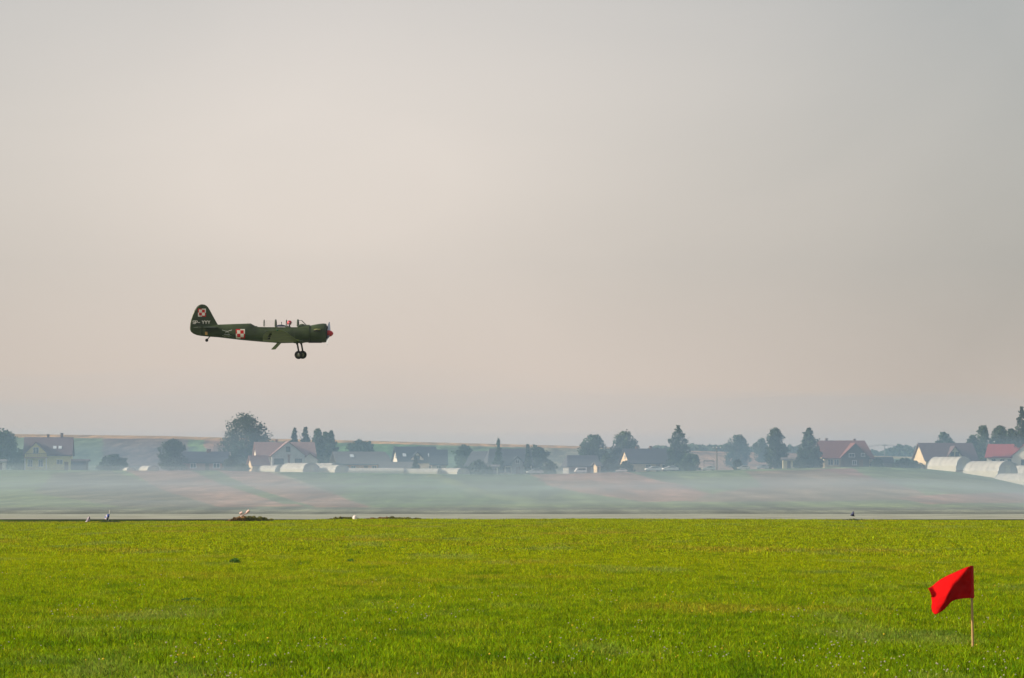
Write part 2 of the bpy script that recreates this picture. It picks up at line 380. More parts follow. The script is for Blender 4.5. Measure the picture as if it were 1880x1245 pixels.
# white clover heads, buttercups and dry stalks, too many to count
def speck(name, n, dmin, dmax, r, m, label, cat, clump=True, power=1.0):
    V = []; Fc = []
    octa = [(1, 0, 0), (0, 1, 0), (-1, 0, 0), (0, -1, 0), (0, 0, 1), (0, 0, -1)]
    of = [(0, 1, 4), (1, 2, 4), (2, 3, 4), (3, 0, 4), (1, 0, 5), (2, 1, 5), (3, 2, 5), (0, 3, 5)]
    cnt = 0
    while cnt < n:
        D = 1 / random.uniform(1 / dmax, 1 / dmin); x = random.uniform(-.135, .135) * D
        if clump and noise.noise(Vector((x * .5, D * .16, 3.3))) < .22 and random.random() > .10: continue
        z = gzf(x, D) + random.uniform(.035, .065); rr = r * random.uniform(.6, 1.3); b = len(V)
        V += [(x + a * rr, D + c * rr, z + d * rr * .8) for a, c, d in octa]; Fc += [tuple(b + i for i in f) for f in of]; cnt += 1
    me = bpy.data.meshes.new(name); me.from_pydata(V, [], Fc); me.materials.append(m)
    o = bpy.data.objects.new(name, me); COL.objects.link(o); tag(o, label, cat, kind='stuff')
speck('clover_flowers', 800, 36, 120, .010, mat('clover_petal', (.42, .38, .27), .8, .2, 40), 'small white clover heads dotted through the near grass', 'flowers')
speck('yellow_flowers', 160, 40, 130, .012, mat('yellow_petal', (.65, .45, .02), .8, .2, 40), 'tiny yellow flowers dotted through the grass', 'flowers')
P, Qb, T = blades(900, 1, .06, .14, .005, np.random.default_rng(5), .35, (.9, .62, 1.6))
rg = np.random.default_rng(9); nb = 900
D = 1 / rg.uniform(1 / 60, 1 / 34, nb); X = rg.uniform(-.135, .135, nb) * D
off = np.stack([X, D, gz(X, D)], 1); c0 = P.reshape(nb, 6, 3)[:, 0:1, :] * np.array([1, 1, 0]); P = (P.reshape(nb, 6, 3) - c0 + off[:, None, :]).reshape(-1, 3)
me = np_mesh('grass_stalks', P, Qb, [GM], attr=T); o = bpy.data.objects.new('grass_stalks', me); COL.objects.link(o)
tag(o, 'thin dry seed stalks standing above the nearest grass', 'grass stalks', kind='stuff')

# ------------------------------------------------------------------ trees and plants
LEAF = {
 'dark': mat('leaf_dark', (.036, .066, .026), .7, .45, .55, trans=.2),
 'mid': mat('leaf_mid', (.055, .092, .034), .7, .45, .55, trans=.25),
 'light': mat('leaf_light', (.075, .115, .035), .7, .4, .55, trans=.25),
 'fir': mat('leaf_fir', (.028, .052, .026), .7, .4, .6, trans=.1),
 'weed': mat('leaf_weed', (.13, .13, .03), .8, .5, 3, trans=.2),
 'clover': mat('leaf_clover', (.06, .15, .008), .8, .4, 3, trans=.3),
 'dry': mat('leaf_dry', (.26, .15, .06), .8, .5, 3, trans=.2)}
BARK = mat('bark', (.10, .075, .05), .9, .3, 6, bump=.4)
def leafmesh(pts, size, rs):
    n = len(pts); P = np.array(pts)
    a = rs.normal(size=(n, 3)); a /= np.linalg.norm(a, axis=1)[:, None]
    b = np.cross(a, rs.normal(size=(n, 3))); b /= np.linalg.norm(b, axis=1)[:, None]
    s = size * rs.uniform(.5, 1.25, (n, 1)); c = np.cross(a, b)
    V = np.stack([P - a * s * .6, P + b * s * .45 + c * s * .12, P + a * s * .6, P - b * s * .45 + c * s * .12], 1).reshape(-1, 3)
    return V, np.arange(n * 4).reshape(-1, 4)
def tree(name, kind, px, ytop, wpx, D, leaf, label, cat='tree', group='trees around the village', n=None, ybase=None, low=.12, seed=None, leafsize=.42):
    k = D / F; base = stand(px, D); H = at(px, ytop, D).z - base.z; Wd = wpx * k
    seed = seed or int(px * 7 + ytop); rs = np.random.default_rng(seed); rd = random.Random(seed)
    o = empty(name, base, 0, label, cat, group)
    n = n or int(min(9500, 900 + 62 * Wd * H)); low_ = low if kind != 'bush' else 0.0
    def prof(t):      # half width at height fraction t of the crown, before raggedness
        if kind == 'round': return max(0, 1 - abs((t - .42) / .60) ** 2.3) ** .5
        if kind == 'cone': return ((1 - t) ** .85 * (.75 + .25 * min(1, t * 6)) + .03) * (.82 + .18 * math.cos(t * 44))
        if kind == 'spire': return (1 - t) ** .62 * (.72 + .28 * min(1, t * 5)) + .03
        if kind == 'tiered': return .92 * max(0, 1 - abs((t - .32) / .36) ** 2.5) ** .5 if t < .56 else .52 * max(0, 1 - abs((t - .76) / .27) ** 2.2) ** .5 + .12 * (t < .9)
        if kind == 'column': return (math.sin(math.pi * min(1, .14 + t * .84)) ** .55) * (1 - .35 * t)
        return max(0, 1 - t ** 2.2) ** .5
    cl = []
    m = int(34 + 1.0 * Wd * H / 2); z0 = H * low_
    for i in range(m):
        t = ((i + rd.random()) / m) ** (1.25 if kind in ('cone', 'spire') else .9); a = rd.uniform(0, 6.283)
        ragged = 1 + .48 * noise.noise(Vector((math.cos(a) * 1.3 + seed, math.sin(a) * 1.3, t * 3.2))) + rd.uniform(-.10, .12)
        R_ = Wd * .5 * prof(t) * ragged; q = rd.random() ** .45
        cr_ = max(.34, min(Wd, H) * rd.uniform(.085, .155)) * (1 - .55 * t if kind in ('cone', 'spire') else 1); R_ = max(0, R_ - cr_ * .75)
        yf = 1.0 if kind != 'bush' else min(1, 4 / Wd)
        cl.append((math.cos(a) * R_ * q, math.sin(a) * R_ * q * yf, z0 + (H - z0) * t * (1 if kind in ('cone', 'spire') else .95) + rd.uniform(-.2, .2), cr_))
    if kind in ('cone', 'spire'):
        for i in range(5): cl.append((rd.uniform(-.1, .1), 0, H * (.90 + .025 * i), .28 - .03 * i))
    pts = []
    while len(pts) < n * .28:
        t = rs.uniform() ** (1.2 if kind in ('cone', 'spire') else .9); p_ = prof(t)
        if rs.uniform() > p_ ** 1.3: continue
        a = rs.uniform(0, 6.283); q = rs.uniform() ** .5 * (.86 + .30 * noise.noise(Vector((math.cos(a) * 1.7, math.sin(a) * 1.7 + seed, t * 5))))
        pts.append((math.cos(a) * Wd * .5 * p_ * q, math.sin(a) * Wd * .5 * p_ * q * (1 if kind != 'bush' else min(1, 4 / Wd)), z0 + (H - z0) * t * .97))
    for l in rd.choices(cl, [c[3] ** 2 for c in cl], k=int(n * .75)):
        v = rs.normal(size=3); v /= np.linalg.norm(v); q = rs.uniform(.1, 1.0) ** .5 * rs.uniform(.8, 1.35)
        zz = v[2] * .8 if kind not in ('cone',) else v[2] * .5 - .3 * (abs(v[0]) + abs(v[1])) * .5
        pts.append((l[0] + v[0] * l[3] * q, l[1] + v[1] * l[3] * q, max(.08, l[2] + zz * l[3] * q)))
    V, Qd = leafmesh(pts, leafsize, rs); me = np_mesh('crown', V, Qd, [LEAF[leaf]]); c = bpy.data.objects.new('crown' if cat == 'tree' else 'foliage', me); COL.objects.link(c); c.parent = o
    mb = MB(); r0 = max(.08, min(.35, H * .028))
    mb.tube([(0, 0, -.3), (0.05, 0, H * .25), (-.05, .05, H * .55), (0, 0, H * .86)], [r0 * 1.25, r0, r0 * .6, r0 * .15], 8)
    if kind != 'bush':
        for i in range(7):
            a = rd.uniform(0, 6.28); z = H * rd.uniform(.2, .65); q = Wd * .32
            mb.tube([(0, 0, z), (math.cos(a) * q * .5, math.sin(a) * q * .5, z + H * .09), (math.cos(a) * q, math.sin(a) * q, z + H * .2)], [r0 * .5, r0 * .3, r0 * .08], 6)
    mb.build('trunk' if cat == 'tree' else 'stem', BARK, o, True)
    return o
#BUILD
tree('broadleaf_tree', 'round', 4, 792, 74, 925, 'dark', 'big dark leafy tree cut by the left edge of the photo')
tree('broadleaf_tree', 'bush', 38, 826, 30, 935, 'mid', 'pale low tree between the edge tree and the yellow house')
tree('bush', 'bush', 209, 834, 68, 915, 'dark', 'wide dark clipped shrub standing alone right of the yellow house garage', 'shrub', 'shrubs around the village', ybase=862)
tree('broadleaf_tree', 'round', 316, 807, 58, 925, 'dark', 'rounded dark tree at the left end of the long low house', low=.05)
tree('broadleaf_tree', 'round', 452, 763, 100, 982, 'dark', 'tallest broad leafy tree, behind the white house', n=9000, low=.02, seed=31)
tree('broadleaf_tree', 'bush', 425, 838, 40, 915, 'dark', 'low dark tree at the right end of the long low house')
tree('shrub', 'bush', 445, 852, 34, 908, 'light', 'pale dusty shrub in front of the tallest tree', 'shrub', 'shrubs around the village')
tree('spruce_tree', 'cone', 541, 788, 54, 985, 'fir', 'left of the two dark spruces behind the white house', low=.1)
tree('spruce_tree', 'cone', 561, 785, 58, 985, 'fir', 'right of the two dark spruces behind the white house', low=.1)
tree('birch_tree', 'column', 583, 787, 40, 962, 'mid', 'tall ragged tree beside the spruces, leftmost of three narrow ones', low=.05)
tree('birch_tree', 'column', 597, 791, 34, 966, 'mid', 'narrow ragged tree in the middle of three right of the white house', low=.05)
tree('birch_tree', 'column', 608, 789, 32, 960, 'dark', 'narrow dark tree touching the grey gable of the long low house', low=.05)
tree('broadleaf_tree', 'round', 658, 807, 56, 985, 'dark', 'low rounded tree rising behind the grey roofed farmhouse', low=.05)
tree('broadleaf_tree', 'round', 678, 810, 20, 990, 'dark', 'small tree peeking out right of the rounded one behind the farmhouse', low=.05)
tree('conifer_shrub', 'cone', 763, 838, 20, 902, 'fir', 'small dark conifer before the dormer of the dark blue roofed house', 'shrub', 'shrubs around the village')
tree('broadleaf_tree', 'round', 853, 816, 44, 965, 'mid', 'pale hazy tree right of the dark blue roofed house', low=.02)
tree('shrub', 'bush', 878, 846, 60, 912, 'dark', 'long dark shrub row left of the house with a spruce', 'shrub', 'shrubs around the village')
tree('spruce_tree', 'cone', 915, 805, 28, 945, 'mid', 'lone slim spruce before the slate roofed house', low=.1)
tree('broadleaf_tree', 'round', 985, 817, 42, 950, 'mid', 'hazy rounded tree at the right end of the slate roofed house', low=.02)
tree('broadleaf_tree', 'column', 969, 815, 14, 945, 'dark', 'thin dark tree poking over the slate roof end', low=.05)
tree('shrub', 'bush', 1010, 847, 28, 920, 'mid', 'hazy shrub to the right of the parked silver car', 'shrub', 'shrubs around the village')
tree('broadleaf_tree', 'round', 1090, 798, 64, 965, 'mid', 'broad pale tree over the small hazy cottage', low=.05)
tree('broadleaf_tree', 'round', 1146, 793, 60, 965, 'mid', 'bushy tree with a peak rising behind the gabled dark house', low=.05)
tree('shrub', 'bush', 1116, 833, 34, 925, 'mid', 'round shrub between the small cottage and the gabled dark house', 'shrub', 'shrubs around the village')
tree('shrub', 'bush', 1150, 848, 36, 910, 'dark', 'low garden shrub under the lit triangular gable', 'shrub', 'shrubs around the village')
tree('conical_tree', 'spire', 1246, 784, 68, 935, 'dark', 'tall pointed tree at the right end of the gabled dark house', low=.02, n=6500)
tree('broadleaf_tree', 'round', 1268, 834, 42, 915, 'mid', 'low round tree at the foot of the tall pointed one', low=.02)
tree('broadleaf_tree', 'round', 1355, 799, 52, 1180, 'dark', 'domed tree alone on the crest of the tan field', low=.02)
tree('broadleaf_tree', 'round', 1398, 806, 34, 1250, 'mid', 'faint pale tree behind the tall two tiered tree', low=.02)
tree('shrub', 'round', 1354, 844, 20, 925, 'dark', 'small ball shaped shrub below the domed tree', 'shrub', 'shrubs around the village', low=.0)
tree('broadleaf_tree', 'tiered', 1423, 787, 50, 940, 'dark', 'tall two tiered tree with a narrow round top', low=.05, seed=11)
tree('broadleaf_tree', 'round', 1432, 812, 34, 945, 'dark', 'lower crown bulging right of the tall two tiered tree', low=.02)
tree('conical_tree', 'spire', 1485, 787, 68, 925, 'dark', 'broad conical tree at the left end of the red roofed house', low=.0, n=6500)
tree('shrub', 'bush', 1610, 843, 30, 930, 'dark', 'dark shrub at the right wall of the red roofed house', 'shrub', 'shrubs around the village')
tree('broadleaf_tree', 'round', 1734, 794, 44, 985, 'dark', 'tree crown showing over the purple roofed house', low=.05)
tree('broadleaf_tree', 'round', 1805, 778, 34, 960, 'mid', 'rounded tree with a small knob on top right of the purple roofed house', low=.05)
tree('broadleaf_tree', 'round', 1785, 797, 30, 950, 'mid', 'lower tree just right of the purple roof', low=.05)
tree('broadleaf_tree', 'round', 1836, 780, 44, 970, 'dark', 'dark bushy tree behind the bright red roof', low=.05)
tree('conical_tree', 'spire', 1876, 748, 52, 955, 'fir', 'tall dark conifer cut by the right edge of the photo', low=.05, n=6000)
tree('broadleaf_tree', 'round', 1856, 785, 30, 965, 'dark', 'dark tree between the bushy one and the right edge conifer', low=.05)

# far wood on the right horizon: one mass
pts = []; rs = np.random.default_rng(3)
for i in range(26000):
    px = rs.uniform(1180, 1990); D = rs.uniform(1700, 1790)
    h = 5.5 + 2.5 * noise.noise(Vector((px * .03, 2.2, 0))) + 1.6 * noise.noise(Vector((px * .15, 7, 0)))
    top = 1.7 + (Y0 - np.interp(px, [1180, 1300, 1480, 1600, 1690, 1990], [824, 820, 824, 827, 822, 820])) / F * 1745
    x = (px - CX) / F * D; pts.append((x, D, top - 10 + 10 * rs.uniform(0, 1) ** .6 + (h - 5.5) * .8))
V, Qd = leafmesh(pts, 1.5, rs); me = np_mesh('far_wood', V, Qd, [LEAF['dark']]); o = bpy.data.objects.new('far_wood', me); COL.objects.link(o)
tag(o, 'far-off wood lying as a faint blue line on the right horizon', 'wood', kind='stuff')

# ------------------------------------------------------------------ houses
def roofmat(n, c): return mat(n, c, .75, .14, 1.4, stretch=(1, 1, 4), bump=.25)
RF = {'slate': roofmat('roof_slate', (.07, .075, .09)), 'purple': roofmat('roof_purple', (.13, .085, .095)), 'brown': roofmat('roof_brown', (.27, .17, .16)),
      'red': roofmat('roof_red', (.20, .085, .075)), 'bright': roofmat('roof_bright_red', (.27, .045, .045)), 'grey': roofmat('roof_grey', (.15, .145, .15)), 'blue': roofmat('roof_blue', (.05, .06, .085))}
WL = {'pale': mat('plaster_pale', (.52, .53, .52), .9, .1, .8), 'yellow': mat('plaster_yellow', (.70, .62, .25), .9, .08, .8), 'white': mat('plaster_white', (.74, .68, .58), .9, .08, .8), 'cream': mat('plaster_cream', (.70, .55, .36), .9, .08, .8),
      'grey': mat('plaster_grey', (.33, .34, .34), .9, .12, .8), 'wood': mat('dark_timber', (.12, .10, .09), .9, .25, 2, stretch=(6, 6, 1)), 'brick': mat('brick', (.32, .17, .12), .9, .2, 5),
      'olive': mat('plaster_khaki', (.50, .46, .30), .9, .1, .8), 'orange': mat('plaster_orange', (.72, .42, .22), .9, .08, .8)}
FRM = mat('window_frame', (.75, .73, .70), .6, .05); FRD = mat('dark_frame', (.10, .08, .07), .6, .1)
PANE = mat('window_glass', (.04, .05, .065), .08, .3, 2, spec=.8)
DOOR = mat('door_wood', (.16, .09, .05), .7, .2)
CHM = mat('chimney_brick', (.20, .11, .09), .9, .2, 6)
def gabled(wb, rb, M, L, Wd, hw, hr, ov=.45, hl=0, hrr=0, th=.2):
    """walls into wb, roof into rb; ridge along local x"""
    wb.M = rb.M = M
    a, b = L / 2, Wd / 2; sl = (hr - hw) / b
    if hl == 0 and hrr == 0:
        wb.add([(-a, -b, -.6), (a, -b, -.6), (a, b, -.6), (-a, b, -.6), (-a, -b, hw), (a, -b, hw), (a, b, hw), (-a, b, hw), (-a, 0, hr), (a, 0, hr)],
               [(0, 1, 5, 4), (2, 3, 7, 6), (0, 4, 8, 7, 3), (1, 2, 6, 9, 5), (4, 5, 9, 8), (6, 7, 8, 9), (0, 3, 2, 1)])
    else: wb.box((0, 0, (hw - .6) / 2), (L, Wd, hw + .6))
    e = b + ov; ze = hw - sl * ov + .02; x0, x1 = -a - ov, a + ov; zr = hr + .02
    # half hips start part-way up the gable when hl/hrr are small
    bot = [(x0, -e, ze), (x1, -e, ze), (x1, e, ze), (x0, e, ze), (x0 + hl, 0, zr), (x1 - hrr, 0, zr)]
    top = [(x, y, z + th) for x, y, z in bot]
    fs = [(0, 1, 5, 4), (2, 3, 4, 5), (6, 10, 11, 7), (8, 11, 10, 9), (0, 6, 7, 1), (2, 8, 9, 3)]
    if hl: fs += [(0, 4, 3), (6, 9, 10), (0, 3, 9, 6)]
    else: fs += [(0, 4, 10, 6), (4, 3, 9, 10)]
    if hrr: fs += [(1, 2, 5), (7, 11, 8), (1, 7, 8, 2)]
    else: fs += [(1, 7, 11, 5), (5, 11, 8, 2)]
    rb.add(bot + top, fs); wb.M = rb.M = Matrix.Identity(4)
T = Matrix.Translation
def house(name, px, D, rot, L, Wd, hw, hr, wall, roof, label, wings=(), chim=(), wins=(), doors=(), hl=0, hrr=0, sky=(), group='village houses', cat='house', dz=0, trim=None):
    base = stand(px, D); base.z += dz
    h = empty(name, base, R(rot), label, cat, group)
    wb, rb = MB(), MB(); gabled(wb, rb, Matrix.Identity(4), L, Wd, hw, hr, .45, hl, hrr)
    for w in wings:   # (x, width, eave, ridge, projection beyond the front wall, back y, [wall material])
        x, ww, eh, rh, pj, yb = w[:6]
        ln = Wd / 2 + pj + yb; Mx = T((x, -Wd / 2 - pj + ln / 2, 0)) @ Matrix.Rotation(R(90), 4, 'Z')
        w2, r2 = (MB(), MB()) if len(w) > 6 else (wb, rb)
        gabled(w2, r2, Mx, ln, ww, eh, rh, .3)
        if len(w) > 6: w2.build('gable_wing', WL[w[6]], h); r2.build('gable_roof', RF[w[7] if len(w) > 7 else roof], h)
    wb.build('wall', WL[wall], h); r = rb.build('roof', RF[roof], h)
    for (x, y, zt, s) in chim:
        c = MB(); c.box((x, y, zt - .9), (s, s, 1.8)); c.box((x, y, zt + .06), (s + .14, s + .14, .12)); c.build('chimney', CHM, r)
    for (x, zz, s) in sky:   # skylight on the front slope
        sl = math.atan2(hr - hw, Wd / 2); yy = -Wd / 2 * (hr - zz) / (hr - hw); m = MB()
        m.M = T((x, yy, zz + .30)) @ Matrix.Rotation(sl, 4, 'X'); m.box((0, 0, 0), (s, s * 1.3, .10)); m.build('skylight', mat('skylight_glass', (.62, .68, .72), .15, .05, 2, spec=.8), r)
    for wn in wins:  # (side, u, z, w, h) side F front at y offset, L left, R right, or number = y of plane
        sd_, u, z, ww, hh = wn[:5]; dark = len(wn) > 5
        if sd_ == 'L': Mx = T((-L / 2, u, z)) @ Matrix.Rotation(R(-90), 4, 'Z')
        elif sd_ == 'F': Mx = T((u, -Wd / 2, z))
        else: Mx = T((u, -Wd / 2 - float(sd_), z))
        m = MB(); m.M = Mx; t_ = .09
        for c, d in (((0, -.02, hh / 2), (ww + .1, .12, t_)), ((0, -.04, -hh / 2), (ww + .25, .2, t_)), ((-ww / 2, -.02, 0), (t_, .12, hh - .1)), ((ww / 2, -.02, 0), (t_, .12, hh - .1)), ((0, -.015, 0), (.07, .09, hh - .1))): m.box(c, d)
        f = m.build('window', FRD if dark else FRM, h); m = MB(); m.M = Mx; m.box((0, -.01, 0), (ww - .08, .04, hh - .08)); m.build('pane', PANE, f)
    for dn in doors:
        sd_, u, ww, hh = dn[:4]; m = MB(); yy = -Wd / 2 - (0 if sd_ == 'F' else float(sd_)); m.box((u, yy - .03, hh / 2), (ww, .08, hh)); d_ = m.build('door', dn[4] if len(dn) > 4 else DOOR, h)
        m = MB(); m.box((u + ww * .38, yy - .10, hh * .48), (.14, .06, .05)); m.build('handle', FRM, d_)
    return h
# yellow house (far left)
h = house('house', 90, 930, 3, 10.3, 9, 3.7, 7.45, 'yellow', 'purple', 'yellow two storey house with purple brown roof and front gable, far left',
      wings=[(-2.6, 5.0, 3.9, 6.3, .9, 0)], chim=[(-.2, .3, 8.2, .55), (2.9, .2, 8.5, .6)], sky=[(1.5, 5.0, .75), (2.7, 5.0, .75)],
      wins=[('F', 2.7, 2.0, 1.3, .95), ('.9', -2.6, 4.6, 1.2, 1.3), ('.9', -3.9, 1.7, 1.0, 1.5), ('.9', -1.5, 1.7, 1.0, 1.5)], doors=[('F', 4.2, .9, 2.0)])
m = MB(); m.box((-2.6, -6.0, 2.95), (5.4, 1.6, .18)); m.build('balcony', WL['brick'], h)
m = MB(); [m.box((-5.1 + i * .42, -6.72, 3.45), (.06, .06, .8)) for i in range(13)]; m.box((-2.6, -6.72, 3.88), (5.3, .08, .08)); m.build('balcony_railing', FRD, h)
for x in (-5, -.2): m = MB(); m.tube([(x, -6.6, -.4), (x, -6.6, 2.86)], .12); m.build('balcony_post', FRM, h)
house('garage', 146, 930, 0, 3.6, 5, 2.2, 2.5, 'wood', 'brown', 'low dark garage with flat brown roof joined to the yellow house', cat='garage', doors=[('F', 0, 2.4, 1.9, mat('garage_door', (.10, .11, .14), .6, .1))], group='sheds and garages')
house('garden_shed', 0, 918, 0, 2.6, 3, 1.9, 2.3, 'white', 'grey', 'small pale shed at the left edge under the big tree', cat='shed', doors=[('F', 0.3, .8, 1.7)], group='sheds and garages')
house('long_house', 378, 930, 0, 9.6, 7, 2.0, 4.25, 'brick', 'blue', 'long low house with dark blue roof between two dark trees', chim=[(.7, 0, 4.9, .9)], wins=[('F', 2.7, 1.2, 1.5, 1.0), ('F', -2.6, 1.2, 1.3, 1.0)], doors=[('F', .6, .9, 1.9)])
# white house: broad front gable
house('house', 522, 945, 10, 13.2, 8, 3.9, 6.9, 'white', 'brown', 'white house with wide grey front gable and mauve roofs behind the greenhouses',
      wings=[(.3, 7.6, 4.0, 7.0, 1.6, 0, 'pale', 'brown'), (5.4, 3.4, 3.0, 4.4, .6, 0)], chim=[(-1.8, .2, 7.6, .5)],
      wins=[('1.6', -1.9, 2.6, 2.2, 1.2, 1), ('1.6', 2.6, 2.6, 1.6, 1.2, 1), ('1.6', 0.2, 5.4, .9, 1.1, 1), ('F', -5, 2.4, 1.0, 1.1), ('L', 0, 2.6, 1.0, 1.1), ('L', 0, 5.0, .8, .9)], doors=[('1.6', .4, 1.0, 2.0)])
m = MB(); m.box((0, 0, 1.9), (.5, .5, 3.8)); m.box((0, 0, 3.9), (.65, .65, .18)); o = m.build('brick_flue', CHM, loc=stand(530.5, 917)); tag(o, 'free standing red brick flue in front of the white house', 'flue')
house('annexe', 474, 918, 22, 3.6, 3.4, 1.7, 3.5, 'cream', 'brown', 'small steep roofed annexe with a sunlit cream gable below the white house', cat='outbuilding', group='sheds and garages')
house('farmhouse', 665, 955, 14, 13.2, 8.5, 2.3, 5.0, 'orange', 'grey', 'long grey roofed farmhouse with a sunlit orange left gable', sky=[(-2.8, 3.9, .9)], wins=[('F', -3, 1.3, 1.1, 1.0), ('F', 2, 1.3, 1.1, 1.0), ('L', 0, 1.6, 1.0, .9)], doors=[('F', 0, 1, 1.9)], hrr=1.6)
house('outbuilding', 730, 940, 4, 8.0, 5, 1.3, 2.6, 'grey', 'grey', 'low grey roofed barn between the farmhouse and the blue roofed house', cat='barn', doors=[('F', -1, 1.8, 1.2)], group='sheds and garages')
house('house', 762, 950, 12, 9.0, 8.5, 2.9, 6.3, 'white', 'blue', 'house with steep dark blue roof and a small white front dormer',
      wings=[(-.2, 3.0, 3.6, 5.0, -.3, 0, 'white')], sky=[(-3.0, 4.2, .8), (3.0, 4.2, .8)], wins=[('-.3', -.2, 3.9, 1.1, .9, 1), ('F', -3, 1.5, 1.1, 1.1), ('F', 3, 1.5, 1.1, 1.1), ('L', 0, 4.2, .9, .9)], doors=[('F', 0, .9, 2)])
house('house_extension', 805, 946, 2, 3.4, 7.5, 2.5, 5.6, 'white', 'blue', 'lower dark roofed extension at the right of the blue roofed house', cat='extension', group='sheds and garages', wins=[('F', 0, 1.5, 1.0, 1.0)])
house('house', 932, 950, 8, 10.0, 9, 2.5, 6.0, 'white', 'slate', 'slate roofed house with a spruce before it and white low front walls',
      wings=[(1.6, 2.6, 2.9, 4.2, .5, 0, 'grey')], wins=[('F', -2.0, 1.2, 1.0, 1.1, 1), ('F', -.5, 1.2, 1.0, 1.1, 1), ('.5', 1.6, 3.1, .8, .8), ('F', 4.0, 1.2, 1, 1.1, 1)], doors=[('.5', 1.7, .9, 1.9)], hl=1.2)
house('garage', 904, 925, 0, 2.6, 4, 1.7, 2.1, 'white', 'grey', 'white garage with dark door left of the silver car', cat='garage', group='sheds and garages', doors=[('F', 0, 1.8, 1.4, mat('garage_door', (.1, .11, .14)))])
house('side_roof_house', 893, 955, -28, 7.0, 8, 1.8, 5.4, 'grey', 'slate', 'hazy house whose pale verge slopes down left of the slate roof', wins=[('F', 0, 1.2, 1, 1)])
house('cottage', 1066, 940, 12, 7.0, 6, 1.9, 4.1, 'grey', 'slate', 'small hazy cottage with slate roof under the broad pale tree', wins=[('F', -1.5, 1.1, .9, .9)], doors=[('F', 1.2, .9, 1.7)], hl=.8)
house('garden_shed', 1096, 922, 30, .9, 1.4, 1.9, 2.4, 'cream', 'grey', 'tiny sunlit cream shed between the cottage and the round shrub', cat='shed', group='sheds and garages', doors=[('F', 0, .5, 1.5)])
house('house', 1188, 940, 16, 10.6, 7.5, 2.3, 5.3, 'cream', 'slate', 'dark steep roofed house with a sunlit triangular left gable and two chimneys', chim=[(-2.4, .2, 5.9, .5), (.9, .2, 6.0, .5)], wins=[('F', -1, 1.3, 1.1, 1), ('F', 3.3, 1.3, 1.8, 1.1), ('L', 0, 3.6, .7, .8), ('L', 0, 1.4, .9, 1)], doors=[('F', 1.4, .9, 1.9)])
house('hut', 1446, 915, 0, 2.2, 2.4, 2.0, 2.35, 'olive', 'grey', 'pale khaki hut between the two tiered tree and the broad conical tree', cat='hut', group='sheds and garages', doors=[('F', .2, .8, 1.7, WL['wood'])])
house('house', 1549, 935, 9, 11.3, 9, 2.4, 6.1, 'cream', 'red', 'large red brown roofed house with a broad dark timber front gable',
      wings=[(1.4, 6.4, 2.5, 5.5, .8, 0, 'wood', 'red')], chim=[(-4.0, .2, 6.7, .5), (2.6, .3, 6.6, .45)], hrr=1.2,
      wins=[('F', -4.2, 1.3, 1.1, 1.2), ('F', -2.8, 1.3, 1.0, 1.2), ('.8', .6, 2.9, 1.3, .8), ('.8', 3.2, 3.0, .8, .7), ('.8', 1.2, 1.2, .9, 1.0)], doors=[('.8', 2.8, .9, 1.9)])
house('barn', 1619, 935, 4, 4.2, 4, 1.3, 2.3, 'wood', 'slate', 'low dark barn with a white strip right of the red brown house', cat='barn', group='sheds and garages', wins=[('F', -.8, 1.05, 1.6, .3)])
house('house', 1735, 940, 14, 12.4, 8.5, 2.4, 6.1, 'cream', 'purple', 'purple roofed house with a glowing sunlit left gable and a dormer with windows',
      wings=[(1.0, 3.4, 3.2, 5.4, -.4, 0, 'olive', 'purple')], wins=[('-.4', .3, 3.7, .8, .9, 1), ('-.4', 1.5, 3.7, .8, .9, 1), ('F', -3, 1.3, 1.1, 1.1), ('F', 4, 1.3, 1.1, 1.1)], doors=[('F', -1, .9, 1.9)])
house('house', 1868, 955, -16, 13, 9, 3.2, 6.0, 'white', 'bright', 'bright red roofed house with a white gable at the right edge',
      wings=[(2.9, 6.6, 3.4, 6.3, .8, 0, 'white')], wins=[('F', -4.9, 1.9, .9, 1.3, 1), ('F', -2.9, 1.9, .9, 1.3, 1), ('F', -1.2, 1.9, .8, 1.3, 1), ('.8', 2.4, 1.9, 1.4, 1.3, 1)], doors=[('F', -3.9, .8, 1.9)])
# hedge right of the red house: clipped, one plant mass
tree('hedge', 'bush', 1663, 843, 78, 935, 'dark', 'long dark hedge running from the low barn to the purple roofed house', 'hedge', 'shrubs around the village', n=4000)
